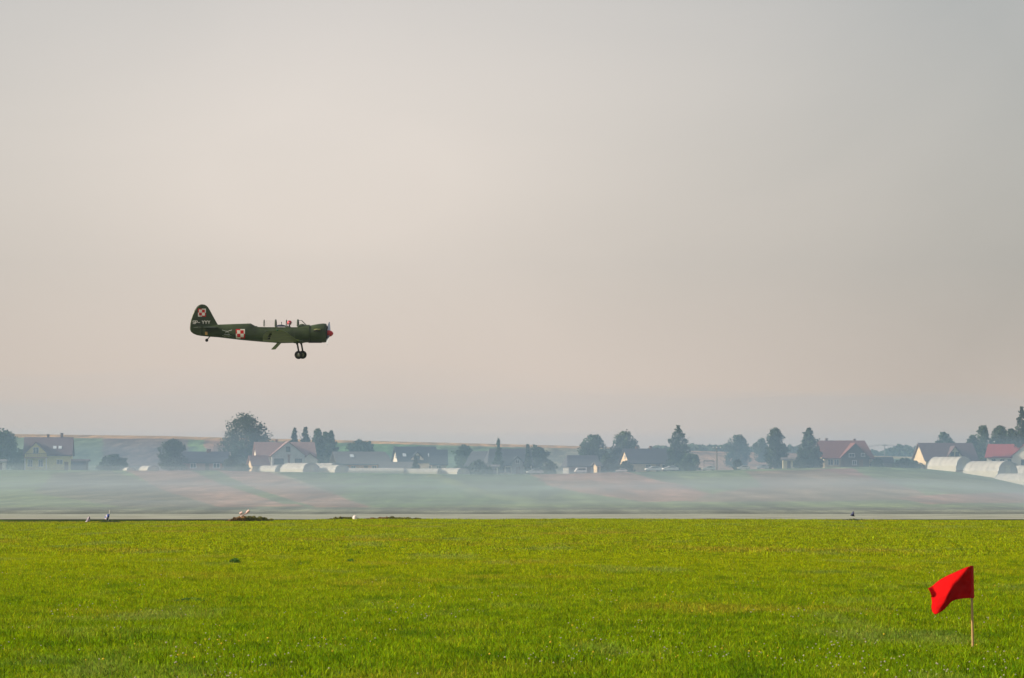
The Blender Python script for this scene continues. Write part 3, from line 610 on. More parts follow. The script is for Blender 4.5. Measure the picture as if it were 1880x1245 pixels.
# ------------------------------------------------------------------ polytunnels
FILM = mat('tunnel_film', (.68, .65, .59), .5, .12, .9, trans=.25); FILM2 = mat('tunnel_skirt', (.62, .58, .48), .6, .08, .8); FEND = mat('tunnel_end_film', (.55, .53, .49), .5, .08, .8, trans=.2)
FRIB = mat('tunnel_seam', (.45, .43, .39), .7, .2, 3)
HOOP = mat('galvanised_tube', (.45, .46, .47), .45, .1, 5, metal=.6)
def tunnel(px, D, rot, L, Wd, H, label, dz=0):
    b = stand(px, D); b.z += dz; o = empty('polytunnel', b, R(rot), label, 'greenhouse', 'plastic film greenhouses')
    n = 14; arc = [(-math.cos(math.pi * i / n) * Wd / 2, math.sin(math.pi * i / n) ** .8 * H) for i in range(n + 1)]
    mb = MB(); vs = []; nx = int(L / 1.2) + 1
    for j in range(nx + 1):
        x = -L / 2 + L * j / nx; s_ = 1.0 if j % 2 == 0 else .994
        vs += [(x, a * s_, z * s_) for a, z in arc]
    fs = [(j * (n + 1) + i, j * (n + 1) + i + 1, (j + 1) * (n + 1) + i + 1, (j + 1) * (n + 1) + i) for j in range(nx) for i in range(n)]
    mb.add(vs, fs); mb.build('cover', FILM, o, True)
    for s_ in (-1, 1):
        m = MB(); v = [(s_ * (L / 2 - .02), a * .985, z * .985) for a, z in arc]; m.add(v, [tuple(range(n + 1))]); e = m.build('end_wall', FEND, o)
        m = MB(); m.box((s_ * (L / 2 + .01), 0, H * .36), (.05, Wd * .24, H * .72)); m.build('tunnel_door', FILM2, e)
        m = MB(); m.tube([(s_ * L / 2, a, z) for a, z in arc], .07, 6); m.build('hoop', HOOP, o)
    for j in range(1, int(L / 1.5)):
        x = -L / 2 + j * L / int(L / 1.5); m = MB(); m.tube([(x, a * 1.006, z * 1.006) for a, z in arc], .025, 5); m.build('hoop', FRIB, o)
    m = MB(); [m.box((0, s_ * (Wd / 2 + .02), H * .16 - .3), (L, .06, H * .34 + .6)) for s_ in (-1, 1)]; m.build('skirt', FILM2, o)
    return o
tunnel(274, 903, -50, 3.2, 3.2, 1.1, 'tiny white polytunnel arch in front of the rounded dark tree')
tunnel(237, 903, -50, 1.6, 2.2, .7, 'very small white tunnel hoop beside the wide clipped shrub')
tunnel(500, 915, -38, 5, 4.0, 1.5, 'white polytunnel at the left of the cluster below the white house')
tunnel(551, 903, -38, 6.6, 5.8, 2.05, 'largest middle polytunnel with grey round end, below the white house')
tunnel(590, 925, -30, 7, 4, 2.2, 'polytunnel half hidden behind the largest middle one')
tunnel(612, 903, -45, 6, 4.6, 1.7, 'polytunnel with a dark grey end, left of the long low one')
tunnel(691, 901, 0, 12.2, 3.0, 1.1, 'long low white polytunnel side on before the grey farmhouse')
tunnel(775, 901, -14, 8.0, 4.0, 1.15, 'low white polytunnel just right of the long side on one')
tunnel(833, 901, -38, 5.5, 4.5, 1.35, 'low polytunnel with rounded grey end at the edge of the shrub row')
tunnel(1744, 912, -40, 7.6, 6.6, 3.0, 'high cream polytunnel, leftmost of the big ones at right', dz=.25)
tunnel(1818, 890, -40, 9.0, 7.8, 3.3, 'biggest cream polytunnel with a wide grey round end', dz=.2)
tunnel(1836, 922, -40, 7, 5.5, 2.6, 'polytunnel top peeking out behind the biggest one', dz=.2)
tunnel(1888, 898, -40, 11, 8, 3.4, 'cream polytunnel behind the lowest one at the right edge', dz=.9)
tunnel(1875, 872, -40, 10.0, 6.0, 2.2, 'lowest and nearest polytunnel cut by the right edge', dz=.2)

# ------------------------------------------------------------------ cars
CARP = {k: mat('car_paint_' + k, c, .25, .03, 1, spec=.7) for k, c in (('white', (.8, .8, .78)), ('silver', (.5, .53, .56)), ('pale', (.66, .66, .62)))}
TYRE = mat('tyre', (.02, .02, .02), .85, .2, 8); RIM = mat('rim', (.5, .5, .52), .3, .05, 3, metal=.8); LAMP = mat('car_lamp', (.9, .85, .7), .08, .02, 3, spec=1.0)
def make_car(van=False):
    o = empty('parked_car', (0, 0, 0)); L = 4.3
    if van: prof = [(-2.1, .3), (-2.15, .9), (-2.0, 1.05), (-1.35, 1.95), (1.9, 2.0), (2.1, 1.8), (2.15, .35)]
    else: prof = [(-2.12, .3), (-2.18, .65), (-2.0, .85), (-1.05, .98), (-.45, 1.42), (.9, 1.45), (1.75, 1.0), (2.12, .95), (2.16, .35)]
    m = MB(); m.prism(prof, -.82, .82); b = m.build('body', CARP['white'], o)
    bv = b.modifiers.new('bevel', 'BEVEL'); bv.width = .07; bv.segments = 2
    g = [(-1.2, 1.15), (-.95, 1.75), (1.6, 1.78), (1.7, 1.15)] if van else [(-.95, .98), (-.42, 1.34), (.85, 1.36), (1.5, 1.0)]
    for s in (-1, 1): m = MB(); m.prism(g, s * .825, s * .835); m.build('side_window', PANE, o)
    if not van: m = MB(); m.add([(-1.08, -.7, 1.0), (-1.08, .7, 1.0), (-.5, .62, 1.42), (-.5, -.62, 1.42)], [(0, 1, 2, 3)]); m.build('windscreen', PANE, o)
    for x in (-1.35, 1.35):
        for s in (-1, 1):
            m = MB(); m.lathe([(0, .0), (0, .33), (.2, .33), (.2, 0)], (x, s * .68 - .1, .32), (0, 1, 0), 16); w = m.build('wheel', TYRE, o, True)
            m = MB(); m.lathe([(0, 0), (0, .2), (.03, .2), (.03, 0)], (x, s * .8 - .015, .32), (0, 1, 0), 12); m.build('rim', RIM, w)
    for s in (-1, 1): m = MB(); m.box((-2.13, s * .58, .68), (.12, .34, .18)); m.build('headlight', LAMP, o)
    for s in (-1, 1): m = MB(); m.box((2.13, s * .62, .78), (.08, .26, .2)); m.build('tail_light', mat('tail_lamp', (.4, .02, .02), .2), o)
    m = MB(); m.box((-2.2, 0, .42), (.08, 1.5, .16)); m.build('bumper', FRD, o)
    return o
car0 = make_car(); van0 = make_car(True)
def put(o, px, D, rot, sc, label, paint=None):
    o.location = stand(px, D); o.rotation_euler = (0, 0, R(rot)); o.scale = (sc,) * 3; tag(o, label, 'car', 'cars parked in the village')
    if paint:
        for c in children(o):
            if c.name.startswith('body'): c.data = c.data.copy(); c.data.materials[0] = CARP[paint]
put(van0, 1066, 902, 12, .62, 'small white van parked before the hazy cottage')
put(car0, 1199, 902, 14, .85, 'white car parked before the dark steep roofed house')
put(copy_tree(car0), 1230, 904, 20, .85, 'white car parked right of its twin, under the tall pointed tree')
put(copy_tree(car0), 982, 902, 10, .85, 'silver car parked right of the slate roofed house', 'silver')
put(copy_tree(car0), 1141, 906, 0, .6, 'pale car mostly hidden by the ground between the van and white cars', 'pale')
put(copy_tree(car0), 1301, 904, 8, .7, 'pale car under the flat carport roof', 'pale')
put(copy_tree(car0), 1365, 906, 8, .65, 'pale car parked behind the ball shaped shrub', 'pale')
put(copy_tree(car0), 1400, 906, 5, .65, 'silver car parked left of the two tiered tree', 'silver')
# carport
b = stand(1301, 908); o = empty('carport', b, 0, 'flat dark roofed carport left of the tan field pole', 'carport')
m = MB(); m.box((0, 0, 2.15), (2.4, 3, .16)); m.build('roof', RF['slate'], o)
for x in (-1.1, 1.1): m = MB(); m.box((x, -1.3, .9), (.1, .1, 2.3)); m.build('post', WL['wood'], o)

# ------------------------------------------------------------------ poles and wires
PW = mat('pole_wood', (.16, .13, .11), .9, .2, 4)
def upole(px, ytop, D, label):
    b = stand(px, D); H = zat(ytop, D) - b.z; o = empty('utility_pole', b, 0, label, 'utility pole', 'wooden power poles')
    m = MB(); m.tube([(0, 0, -.3), (0, 0, H)], [.17, .11], 8); m.build('pole', PW, o)
    m = MB(); m.box((0, -.16, H - .5), (2.0, .12, .14)); c = m.build('crossarm', PW, o)
    for x in (-.85, 0, .85): k = MB(); k.lathe([(0, 0), (0, .07), (.1, .09), (.22, .05), (.24, 0)], (x, -.16, H - .43), (0, 0, 1), 8); k.build('insulator', FRM, c)
    return b + Vector((0, -.16, H - .2))
p1 = upole(1316, 819, 925, 'wooden power pole standing before the tan field')
p2 = upole(1624, 815, 1300, 'far wooden power pole right of the red brown house')
p3 = upole(1180, 823, 1300, 'far power pole mostly hidden by the trees behind the dark steep house'); p4 = upole(1960, 812, 1300, 'power pole beyond the right edge')
def wire(a, b, label):
    m = MB()
    for s in (-.85, .85):
        pts = [a.lerp(b, i / 16) + Vector((s, 0, -4 * 2.2 * (i / 16) * (1 - i / 16))) for i in range(17)]; m.tube(pts, .03, 4)
    o = m.build('power_line', FRD); tag(o, label, 'power line', 'power lines')
wire(p3, p2, 'pair of sagging wires reaching left from the far power pole'); wire(p2, p4, 'pair of sagging wires reaching right from the far power pole')

# ------------------------------------------------------------------ aircraft
q = 0.0050216; AD = 236.0
def L2(X, Y): return ((X - 1000) * q, (450 - Y) * q)
GP = mat('aircraft_green', (.026, .046, .017), .45, .40, 1.2, spec=.35, col2=(.046, .070, .026))
GU = mat('aircraft_underside', (.115, .155, .012), .55, .22, 2.2, spec=.2)
MET = mat('steel', (.35, .36, .38), .35, .1, 6, metal=.7); BLK = mat('black_rubber', (.012, .012, .012), .8, .3, 8); BLKP = mat('black_metal', (.02, .02, .022), .5, .2, 6)
REDP = mat('spinner_red', (.55, .012, .02), .3, .1, 3, spec=.5); WHT = mat('marking_white', (.75, .72, .66), .6, .05, 5); REDM = mat('marking_red', (.55, .01, .015), .6, .08, 5)
ap = at(330 + 1000 / 6.267, 540 + 450 / 6.267, AD)
AC = empty('propeller_aircraft', ap, R(-2.0), 'dark green low wing trainer aircraft flying above the runway with wheels down', 'aircraft')
TOP = [(235, 384), (330, 372), (440, 350), (600, 344), (815, 337), (842, 352), (870, 367), (1000, 370), (1355, 371), (1385, 362), (1440, 352), (1500, 354), (1560, 356)]
BOT = [(235, 480), (330, 489), (440, 497), (700, 528), (950, 551), (1170, 566), (1330, 563), (1480, 558), (1560, 556)]
HWD = [(235, .035), (330, .10), (440, .17), (700, .32), (950, .42), (1200, .46), (1400, .48), (1490, .50), (1560, .51)]
def sec(X):
    t = (450 - ip(X, TOP)) * q; b = (450 - ip(X, BOT)) * q; return t, b, float(ip(X, HWD)), .78
def fy(X, Y):
    t, b, hw, p = sec(X); z = (450 - Y) * q; s = min(.999, abs(2 * (z - (t + b) / 2) / (t - b))); return hw * math.sqrt(max(0, 1 - s ** (2 / p))) ** p
NS = 48
Xs = sorted(set(list(np.linspace(235, 815, 24)) + [828, 842, 856, 870, 890] + list(np.linspace(900, 1440, 28)) + [1455, 1490, 1497]))
vs = []; fs = []
for X in Xs:
    t, b, hw, p = sec(X); x = (X - 1000) * q
    for k in range(NS):
        a = 2 * math.pi * k / NS; s_, c_ = math.sin(a), math.cos(a)
        vs.append((x, hw * math.copysign(abs(c_) ** p, c_), (t + b) / 2 + (t - b) / 2 * math.copysign(abs(s_) ** p, s_)))
openr = [(888, 1095), (1120, 1218), (1232, 1350)]
for i in range(len(Xs) - 1):
    for k in range(NS):
        k2 = (k + 1) % NS; am = 360 * (k + .5) / NS; xm = (Xs[i] + Xs[i + 1]) / 2
        if 62 < am < 118 and any(a <= xm <= b for a, b in openr): continue
        fs.append((i * NS + k, i * NS + k2, (i + 1) * NS + k2, (i + 1) * NS + k))
fs.append(tuple(range(NS))); fs.append(tuple((len(Xs) - 1) * NS + k for k in range(NS)))
m = MB(); m.add(vs, fs); fus = m.build('fuselage', GP, AC, True)
m = MB()   # panel seams proud of the skin
for X in (1180, 1330, 1000, 860, 560):
    ring = [Vector(((X - 1000) * q, (sec(X)[2] + .004) * math.copysign(abs(math.cos(a)) ** .78, math.cos(a)), (sec(X)[0] + sec(X)[1]) / 2 + ((sec(X)[0] - sec(X)[1]) / 2 + .003) * math.copysign(abs(math.sin(a)) ** .78, math.sin(a)))) for a in np.linspace(-1.2, .9, 16)]
    for s in (1, -1): m.tube([(p.x, s * p.y, p.z) for p in ring], .006, 4)
for s in (1, -1):
    m.tube([((X - 1000) * q, s * (fy(X, 395) + .004), (450 - 395) * q) for X in np.linspace(880, 1480, 20)], .006, 4)
    m.tube([((X - 1000) * q, s * (fy(X, 465 + (X - 500) * .0) + .004), (450 - 465) * q) for X in np.linspace(780, 1480, 20)], .006, 4)
m.tube([(L2(240, 118)[0], s * .052, L2(240, 118 + 0)[1]) for s in (1,)] + [(L2(240, 478)[0], .052, L2(240, 478)[1])], .008, 4); m.tube([(L2(240, 118)[0], -.052, L2(240, 118)[1]), (L2(240, 478)[0], -.052, L2(240, 478)[1])], .008, 4)
m.build('panel_seam', mat('aircraft_seam', (.03, .045, .022), .6, .2), fus)
# spine, coaming humps
for (x0, x1, yt, w, nm, mt) in ((1372, 1452, 343, .28, 'front_coaming', GP), (1108, 1222, 351, .26, 'middle_coaming', mat('canvas_blue_grey', (.05, .06, .09), .8, .2))):
    m = MB(); vs = []; fs = []; n1, n2 = 8, 10
    for i in range(n1 + 1):
        X = x0 + (x1 - x0) * i / n1; hh = math.sin(math.pi * (.12 + .8 * i / n1)) ** .5
        for k in range(n2 + 1):
            a = math.pi * k / n2; vs.append(((X - 1000) * q, w * math.cos(a), (450 - 376) * q + math.sin(a) * (376 - yt) * q * hh))
    for i in range(n1):
        for k in range(n2): fs.append((i * (n2 + 1) + k, i * (n2 + 1) + k + 1, (i + 1) * (n2 + 1) + k + 1, (i + 1) * (n2 + 1) + k))
    m.add(vs, fs); m.build(nm, mt, AC, True)
m = MB(); m.box(((1172 - 1000) * q, 0, (450 - 338) * q), (.03, .03, .14)); m.box(((1172 - 1000) * q, 0, (450 - 326) * q), (.04, .12, .04)); m.build('gun_sight', BLKP, AC)
# cowling
cyc = (450 - 449) * q; rr = .553
m = MB(); prof = [(1488, .500), (1500, .515), (1560, .535), (1610, .550), (1660, .556), (1682, .540), (1691, .505), (1693, .47), (1686, .45), (1640, .45)]
vs = []; fs = []; n = 56
for (X, r) in prof:
    for k in range(n):
        a = 2 * math.pi * k / n; dzz = r * math.sin(a)
        if X < 1640 and math.sin(a) > .3: dzz -= (1640 - X) / 150 * .085 * (math.sin(a) - .3) / .7
        bump = 1 + .02 * max(0, math.cos(9 * a)) * (X > 1500) * (X < 1660)
        vs.append(((X - 1000) * q, r * math.cos(a) * .93 * bump, cyc + dzz * bump))
for i in range(len(prof) - 1):
    for k in range(n): k2 = (k + 1) % n; fs.append((i * n + k, i * n + k2, (i + 1) * n + k2, (i + 1) * n + k))
m.add(vs, fs); cow = m.build('engine_cowling', GP, AC, True)
m = MB(); m.lathe([(0, 0), (0, .47), (.03, .47), (.03, .0)], ((1655 - 1000) * q, 0, cyc), (1, 0, 0), 32)
for k in range(9): a = 2 * math.pi * k / 9; m.box(((1668 - 1000) * q, .3 * math.cos(a), cyc + .3 * math.sin(a)), (.12, .12, .12))
m.lathe([(0, .2), (.17, .19), (.24, .12), (.24, 0)], ((1660 - 1000) * q, 0, cyc), (1, 0, 0), 20)
m.build('engine', BLKP, AC, True)
m = MB(); m.lathe([(0, .40), (.045, .43), (.09, .40), (.10, .36)], ((1686 - 1000) * q, 0, cyc), (1, 0, 0), 32); m.build('cowl_ring', BLKP, cow, True)
for s in (-1, 1):
    m = MB(); m.tube([((1540 - 1000) * q, s * .40, .15), ((1575 - 1000) * q, s * .475, .17), ((1630 - 1000) * q, s * .50, .20)], [.03, .085, .04], 12); m.build('exhaust_fairing', mat('worn_olive', (.14, .15, .05), .6, .3, 6), cow, True)
    m = MB(); m.tube([((1552 - 1000) * q, s * .55, .135), ((1600 - 1000) * q, s * .585, .17)], [.035, .045], 10); m.build('exhaust_stub', BLKP, cow, True)
m = MB(); m.box(((1560 - 1000) * q, 0, (450 - 553) * q), (.75, .4, .10)); m.build('oil_cooler', BLKP, cow)
# propeller
hub = Vector(((1712 - 1000) * q, 0, cyc - .03)); HUBT = R(54)
pr = MB(); pr.M = T(hub)
m = MB(); m.lathe([(-.07, .0), (-.07, .185), (.0, .195), (.10, .185), (.20, .14), (.26, .08), (.285, .03), (.29, 0)], hub, (1, 0, 0), 28); m.build('spinner', REDP, AC, True)
for s in (1, -1):
    m = MB(); vs = []; fs = []; d = Vector((0, math.sin(HUBT), math.cos(HUBT))) * s; w_ = Vector((0, math.cos(HUBT), -math.sin(HUBT)))
    N1 = 12
    for i in range(N1 + 1):
        r = .1 + 1.02 * i / N1; ch = .06 + .075 * math.sin(math.pi * min(1, (i / N1) * .85 + .15)) if i < N1 else .03
        tw = R(58 - 42 * i / N1) * 1.0; cd_ = (w_ * math.cos(tw) * s + Vector((1, 0, 0)) * math.sin(tw)); nn = cd_.cross(d)
        p = hub + d * r
        vs += [p - cd_ * ch, p + nn * .016, p + cd_ * ch, p - nn * .012]
    for i in range(N1):
        for k in range(4): k2 = (k + 1) % 4; fs.append((i * 4 + k, i * 4 + k2, i * 4 + 4 + k2, i * 4 + 4 + k))
    fs.append((0, 1, 2, 3)); fs.append(tuple(N1 * 4 + k for k in range(4)))
    m.add(vs, fs); m.build('propeller_blade', mat('blade_metal', (.42, .46, .52), .4, .1, 5, metal=.3), AC, True)
# fin and rudder
def slab(name, pts, th, matl, parent):
    cx = sum(p[0] for p in pts) / len(pts); cy = sum(p[1] for p in pts) / len(pts); o_, i_, = [], []
    for (X, Y, e) in pts:
        x, z = L2(X, Y); ix, iz = L2(X + ((cx - X) * .14 if abs(X - 240) > 2 else 0), Y + (cy - Y) * .14) if e else (x, z)
        o_.append((x, z, .014 if e and abs(X - 240) > 2 else th)); i_.append((ix, iz, th))
    n = len(pts); vs = []
    for s in (-1, 1): vs += [(x, s * y, z) for x, z, y in o_] + [(x, s * y, z) for x, z, y in i_]
    fs = []
    for b in (0, 2 * n):
        fs.append(tuple(b + n + k for k in range(n)))
        for k in range(n): k2 = (k + 1) % n; fs.append((b + k, b + k2, b + n + k2, b + n + k))
    for k in range(n): k2 = (k + 1) % n; fs.append((k, k2, 2 * n + k2, 2 * n + k))
    m = MB(); m.add(vs, fs); return m.build(name, matl, parent)
slab('vertical_fin', [(240.6, 117, 1), (262, 117, 1), (285, 121, 1), (308, 134, 1), (325, 152, 1), (345, 185, 1), (390, 268, 1), (437, 352, 1), (445, 372, 0), (240.6, 390, 0)], .05, GP, AC)
slab('rudder', [(239.4, 118, 1), (215, 127, 1), (192, 148, 1), (165, 188, 1), (145, 232, 1), (128, 285, 1), (118, 335, 1), (114, 385, 1), (116, 410, 1), (128, 434, 1), (155, 456, 1), (195, 472, 1), (239.4, 480, 1), (239.4, 300, 0)], .046, GP, AC)
# tailplane (leading edge right)
def wing_loft(name, secs, matl, parent, side, npf=10):
    """secs: (lateral, X_LE, X_TE, Y_mid, thickness)"""
    vs = []; fs = []; n = 2 * npf
    for (l, le, te, Y, th) in secs:
        c = (le - te) * q
        for k in range(n):
            if k < npf: u = k / (npf - 1); s_ = 1.0
            else: u = 1 - (k - npf + 0) / (npf - 1) ; s_ = -.45
            u2 = (1 - math.cos(math.pi * u)) / 2
            yt = 5 * th * (.2969 * math.sqrt(u2) - .126 * u2 - .3516 * u2 ** 2 + .2843 * u2 ** 3 - .1036 * u2 ** 4)
            vs.append(((le - 1000) * q - c * u2, side * l, (450 - Y) * q + s_ * yt))
    for i in range(len(secs) - 1):
        for k in range(n): k2 = (k + 1) % n; fs.append((i * n + k, i * n + k2, (i + 1) * n + k2, (i + 1) * n + k))
    for i in (0, len(secs) - 1): fs.append(tuple(i * n + k for k in range(n)))
    m = MB(); m.add(vs, fs); return m.build(name, matl, parent, True)
for s in (-1, 1):
    wing_loft('tailplane', [(.03, 440, 262, 385, .13), (.9, 412, 262, 384, .11), (1.35, 385, 262, 384, .09), (1.6, 352, 262, 384, .07), (1.72, 315, 264, 384, .04)], GP, AC, s)
    wing_loft('elevator', [(.10, 259, 178, 385, .10), (.9, 259, 168, 384, .09), (1.35, 259, 185, 384, .08), (1.6, 259, 215, 384, .06), (1.72, 259, 240, 384, .04)], GP, AC, s)
    wg = wing_loft('wing', [(.30, 1420, 985, 545, .26), (1.35, 1408, 985, 545, .26), (1.9, 1378, 990, 528, .235), (3.16, 1340, 1018, 482, .19), (3.7, 1325, 1035, 463, .17), (4.45, 1300, 1085, 437, .13), (4.70, 1286, 1118, 429, .11), (4.88, 1266, 1150, 423, .08), (5.0, 1240, 1180, 419, .04)], [GU], AC, s)
    # aileron and hinge line, set just below the skin
    def wp(l, X, dzz=-.02): Y = float(ip(l, [(1.35, 545), (1.9, 528), (3.16, 482), (3.7, 463), (4.45, 437), (4.7, 429), (5, 419)])); return ((X - 1000) * q, s * l, (450 - Y) * q + dzz)
    m = MB(); m.tube([wp(2.3, 1068, -.035), wp(3.6, 1100, -.03), wp(4.4, 1140, -.02)], .012, 5); m.tube([wp(2.3, 1068, -.035), wp(2.3, 1000, -.01)], .012, 5)
    for l, X in ((2.6, 1076), (3.4, 1095), (4.0, 1120)): m.box(wp(l, X, -.06), (.14, .03, .08))
    m.build('aileron_hinge', mat('hinge_dark', (.03, .035, .015), .7, .2), wg)
    m = MB(); m.lathe([(0, 0), (0, .05), (.05, .045), (.09, .02), (.1, 0)], wp(4.97, 1215, 0), (.3, s, 0), 8); m.build('navigation_light', mat('nav_lamp', (.01, .06, .03), .7, spec=.1), wg)
# flap
m = MB(); m.M = T(((1140 - 1000) * q, 0, (450 - 562) * q)) @ Matrix.Rotation(R(-47), 4, 'Y'); m.box((-.24, 0, -.02), (.50, 2.3, .035)); m.build('landing_flap', GU, AC)
# main gear
for s in (-1, 1):
    y = s * 1.35; a = Vector(((1372 - 1000) * q, y, (450 - 540) * q)); k = Vector(((1392 - 1000) * q, y, (450 - 655) * q)); w = Vector(((1392 - 1000) * q, y, (450 - 700) * q))
    m = MB(); m.tube([a, k], [.05, .05], 10); m.tube([Vector((a.x - .12, y, a.z)), a.lerp(k, .55)], .022, 6); st = m.build('gear_leg', BLKP, AC, True)
    m = MB(); m.tube([k, w + Vector((0, s * .12, 0))], .028, 8); m.tube([w + Vector((0, s * .12, 0)), w], .03, 8); m.build('oleo', FRM, st)
    m = MB(); m.lathe([(-.085, .10), (-.085, .19), (-.06, .225), (0, .24), (.06, .225), (.085, .19), (.085, .10)], w, (0, 1, 0), 28); wh = m.build('wheel', BLK, AC, True)
    m = MB(); m.lathe([(-.07, 0), (-.075, .04), (-.055, .05), (-.06, .105), (.06, .105), (.055, .05), (.075, .04), (.07, 0)], w, (0, 1, 0), 20); m.build('rim', mat('hub_cream', (.30, .28, .20), .5, .2, 8), wh, True)
    m = MB(); m.lathe([(-.3, 0), (-.24, .07), (0, .1), (.24, .07), (.3, 0)], Vector(((1385 - 1000) * q, y, (450 - 548) * q)), (1, 0, .1), 14); m.build('gear_fairing', GP, AC, True)
m = MB(); a = Vector(((350 - 1000) * q, 0, (450 - 480) * q)); w = Vector(((308 - 1000) * q, 0, (450 - 530) * q)); m.tube([a, Vector(((322 - 1000) * q, 0, (450 - 512) * q)), w + Vector((.02, 0, .03))], .028, 8); tl = m.build('tail_strut', BLKP, AC)
m = MB(); m.lathe([(-.045, 0), (-.045, .07), (0, .095), (.045, .07), (.045, 0)], w, (0, 1, 0), 18); m.build('tail_wheel', BLK, AC, True)
# canopy
CF = mat('canopy_frame', (.06, .085, .06), .45, .2, 8)
GL = bpy.data.materials.new('canopy_glass'); GL.use_nodes = True; t = GL.node_tree; t.nodes.clear(); o_ = t.nodes.new('ShaderNodeOutputMaterial'); mx = t.nodes.new('ShaderNodeMixShader'); mx.inputs[0].default_value = .035
a_ = t.nodes.new('ShaderNodeBsdfTransparent'); a_.inputs[0].default_value = (.99, .99, .985, 1); g_ = t.nodes.new('ShaderNodeBsdfGlossy'); g_.inputs['Roughness'].default_value = .05
t.links.new(a_.outputs[0], mx.inputs[1]); t.links.new(g_.outputs[0], mx.inputs[2]); t.links.new(mx.outputs[0], o_.inputs[0])
def arch(X, w=.33, r=.016, ytop=297, yb=372, lean=0): return [((X + lean * math.sin(math.pi * i / 12) - 1000) * q, math.cos(math.pi * i / 12) * w * (1 - .28 * math.sin(math.pi * i / 12)), (450 - yb) * q + (yb - ytop) * q * math.sin(math.pi * i / 12) ** .55) for i in range(13)]
m = MB()
for X, r in ((971, .020), (1105, .042), (1230, .020), (1361, .045)): m.tube(arch(X), r, 8)
m.build('canopy_frame', CF, AC, True)
for x0, x1 in ((971, 1105), (1230, 1361)):
    A, B = arch(x0, .325, ytop=300), arch(x1, .325, ytop=300); m = MB(); m.add(A + B, [(i, i + 1, 14 + i, 13 + i) for i in range(12)]); m.build('canopy_glass', GL, AC, True)
A = arch(1368, .30, ytop=302); B = [((1452 - 1000) * q - (1 - math.sin(math.pi * i / 12)) * .15, math.cos(math.pi * i / 12) * .28, (450 - 360) * q + .04 * math.sin(math.pi * i / 12)) for i in range(13)]
ws = MB(); ws.add(A + B, [(i, i + 1, 14 + i, 13 + i) for i in range(12)]); wso = ws.build('windscreen', GL, AC, True)
m = MB()
for s in (-1, 1): m.tube([((1372 - 1000) * q, s * .2, (450 - 304) * q), ((1404 - 1000) * q, s * .19, (450 - 304) * q), ((1452 - 1000) * q, s * .15, (450 - 352) * q)], .014, 6)
m.tube([((1404 - 1000) * q, -.19, (450 - 304) * q), ((1404 - 1000) * q, .19, (450 - 304) * q)], .014, 6)
m.build('windscreen_frame', CF, wso)
m = MB()   # seat and cockpit sill
m.box(((1245 - 1000) * q, 0, (450 - 420) * q), (.07, .42, .5)); m.box(((1280 - 1000) * q, 0, (450 - 468) * q), (.4, .42, .06)); m.build('pilot_seat', BLKP, AC)
m = MB(); m.tube([((785 - 1000) * q, 0, (450 - 345) * q), ((785 - 1000) * q, 0, (450 - 225) * q)], [.007, .004], 5); m.build('aerial', mat('aerial_grey', (.45, .45, .45), .5), AC)
# markings: every shape lies 3 mm proud of the skin
def decal(rects, name, yfun, parent, n=5):
    for s in (-1, 1):
        m = MB()
        for (x0, y0, x1, y1, mi, lv) in rects:
            vs = []; fs = []
            for j in range(n + 1):
                for i in range(n + 1):
                    X = x0 + (x1 - x0) * i / n; Y = y0 + (y1 - y0) * j / n; x, z = L2(X, Y); vs.append((x, s * (yfun(X, Y) + .004 + .003 * lv), z))
            for j in range(n):
                for i in range(n): a = j * (n + 1) + i; fs.append((a, a + 1, a + n + 2, a + n + 1))
            m.add(vs, fs, mi)
        m.build(name, [WHT, REDM], parent)
def checker(x0, y0, x1, y1, b):
    cx, cy = (x0 + x1) / 2, (y0 + y1) / 2
    return [(x0, y0, cx, cy, 1, 0), (cx, y0, x1, cy, 0, 0), (x0, cy, cx, y1, 0, 0), (cx, cy, x1, y1, 1, 0),
            (x0 + b, y0 + b, cx, cy, 0, 1), (cx, y0 + b, x1 - b, cy, 1, 1), (x0 + b, cy, cx, y1 - b, 1, 1), (cx, cy, x1 - b, y1 - b, 0, 1)]
decal(checker(650, 402, 756, 510, 14), 'checkerboard_insignia', fy, AC)
decal(checker(208, 166, 300, 258, 12), 'checkerboard_insignia', lambda X, Y: .05, AC)
def stroke(pts, w): 
    out = []
    for (a, b) in zip(pts[:-1], pts[1:]):
        dx, dy = b[0] - a[0], b[1] - a[1]; l = math.hypot(dx, dy) or 1; nx, ny = -dy / l * w / 2, dx / l * w / 2; ex, ey = dx / l * w * .35, dy / l * w * .35
        out.append([(a[0] + nx - ex, a[1] + ny - ey), (b[0] + nx + ex, b[1] + ny + ey), (b[0] - nx + ex, b[1] - ny + ey), (a[0] - nx - ex, a[1] - ny - ey)])
    return out
GLY = {'S': [[(1, .06), (.85, 0), (.15, 0), (0, .12), (0, .38), (.15, .5), (.85, .5), (1, .62), (1, .88), (.85, 1), (.15, 1), (0, .94)]], 'P': [[(0, 1), (0, 0), (.8, 0), (1, .15), (1, .4), (.8, .55), (0, .55)]],
       '-': [[(.05, .6), (.95, .6)]], 'Y': [[(0, 0), (.5, .5), (1, 0)], [(.5, .5), (.5, 1)]]}
def letters(txt, X, Y, w, h, gap, sw, yfun, name, parent):
    for s in (-1, 1):
        m = MB(); lv = 0; items = list(txt)
        xx = X
        tot = len(items) * w + (len(items) - 1) * gap
        for ch in (items if s < 0 else items[::-1]):
            for st_ in GLY[ch]:
                # the far side is lettered so that it too reads from outside
                pts = [(xx + (u if s < 0 else 1 - u) * w, Y + v * h) for u, v in st_]
                for quad in stroke(pts, sw):
                    lv += 1; m.add([(L2(a, b)[0], s * (yfun(a, b) + .005 + .0003 * lv), L2(a, b)[1]) for a, b in quad], [(0, 1, 2, 3)])
            xx += w + gap
        m.build(name, WHT, parent)
letters('SP-', 150, 307, 22, 32, 7, 6.8, lambda X, Y: .046, 'registration_letters', AC)
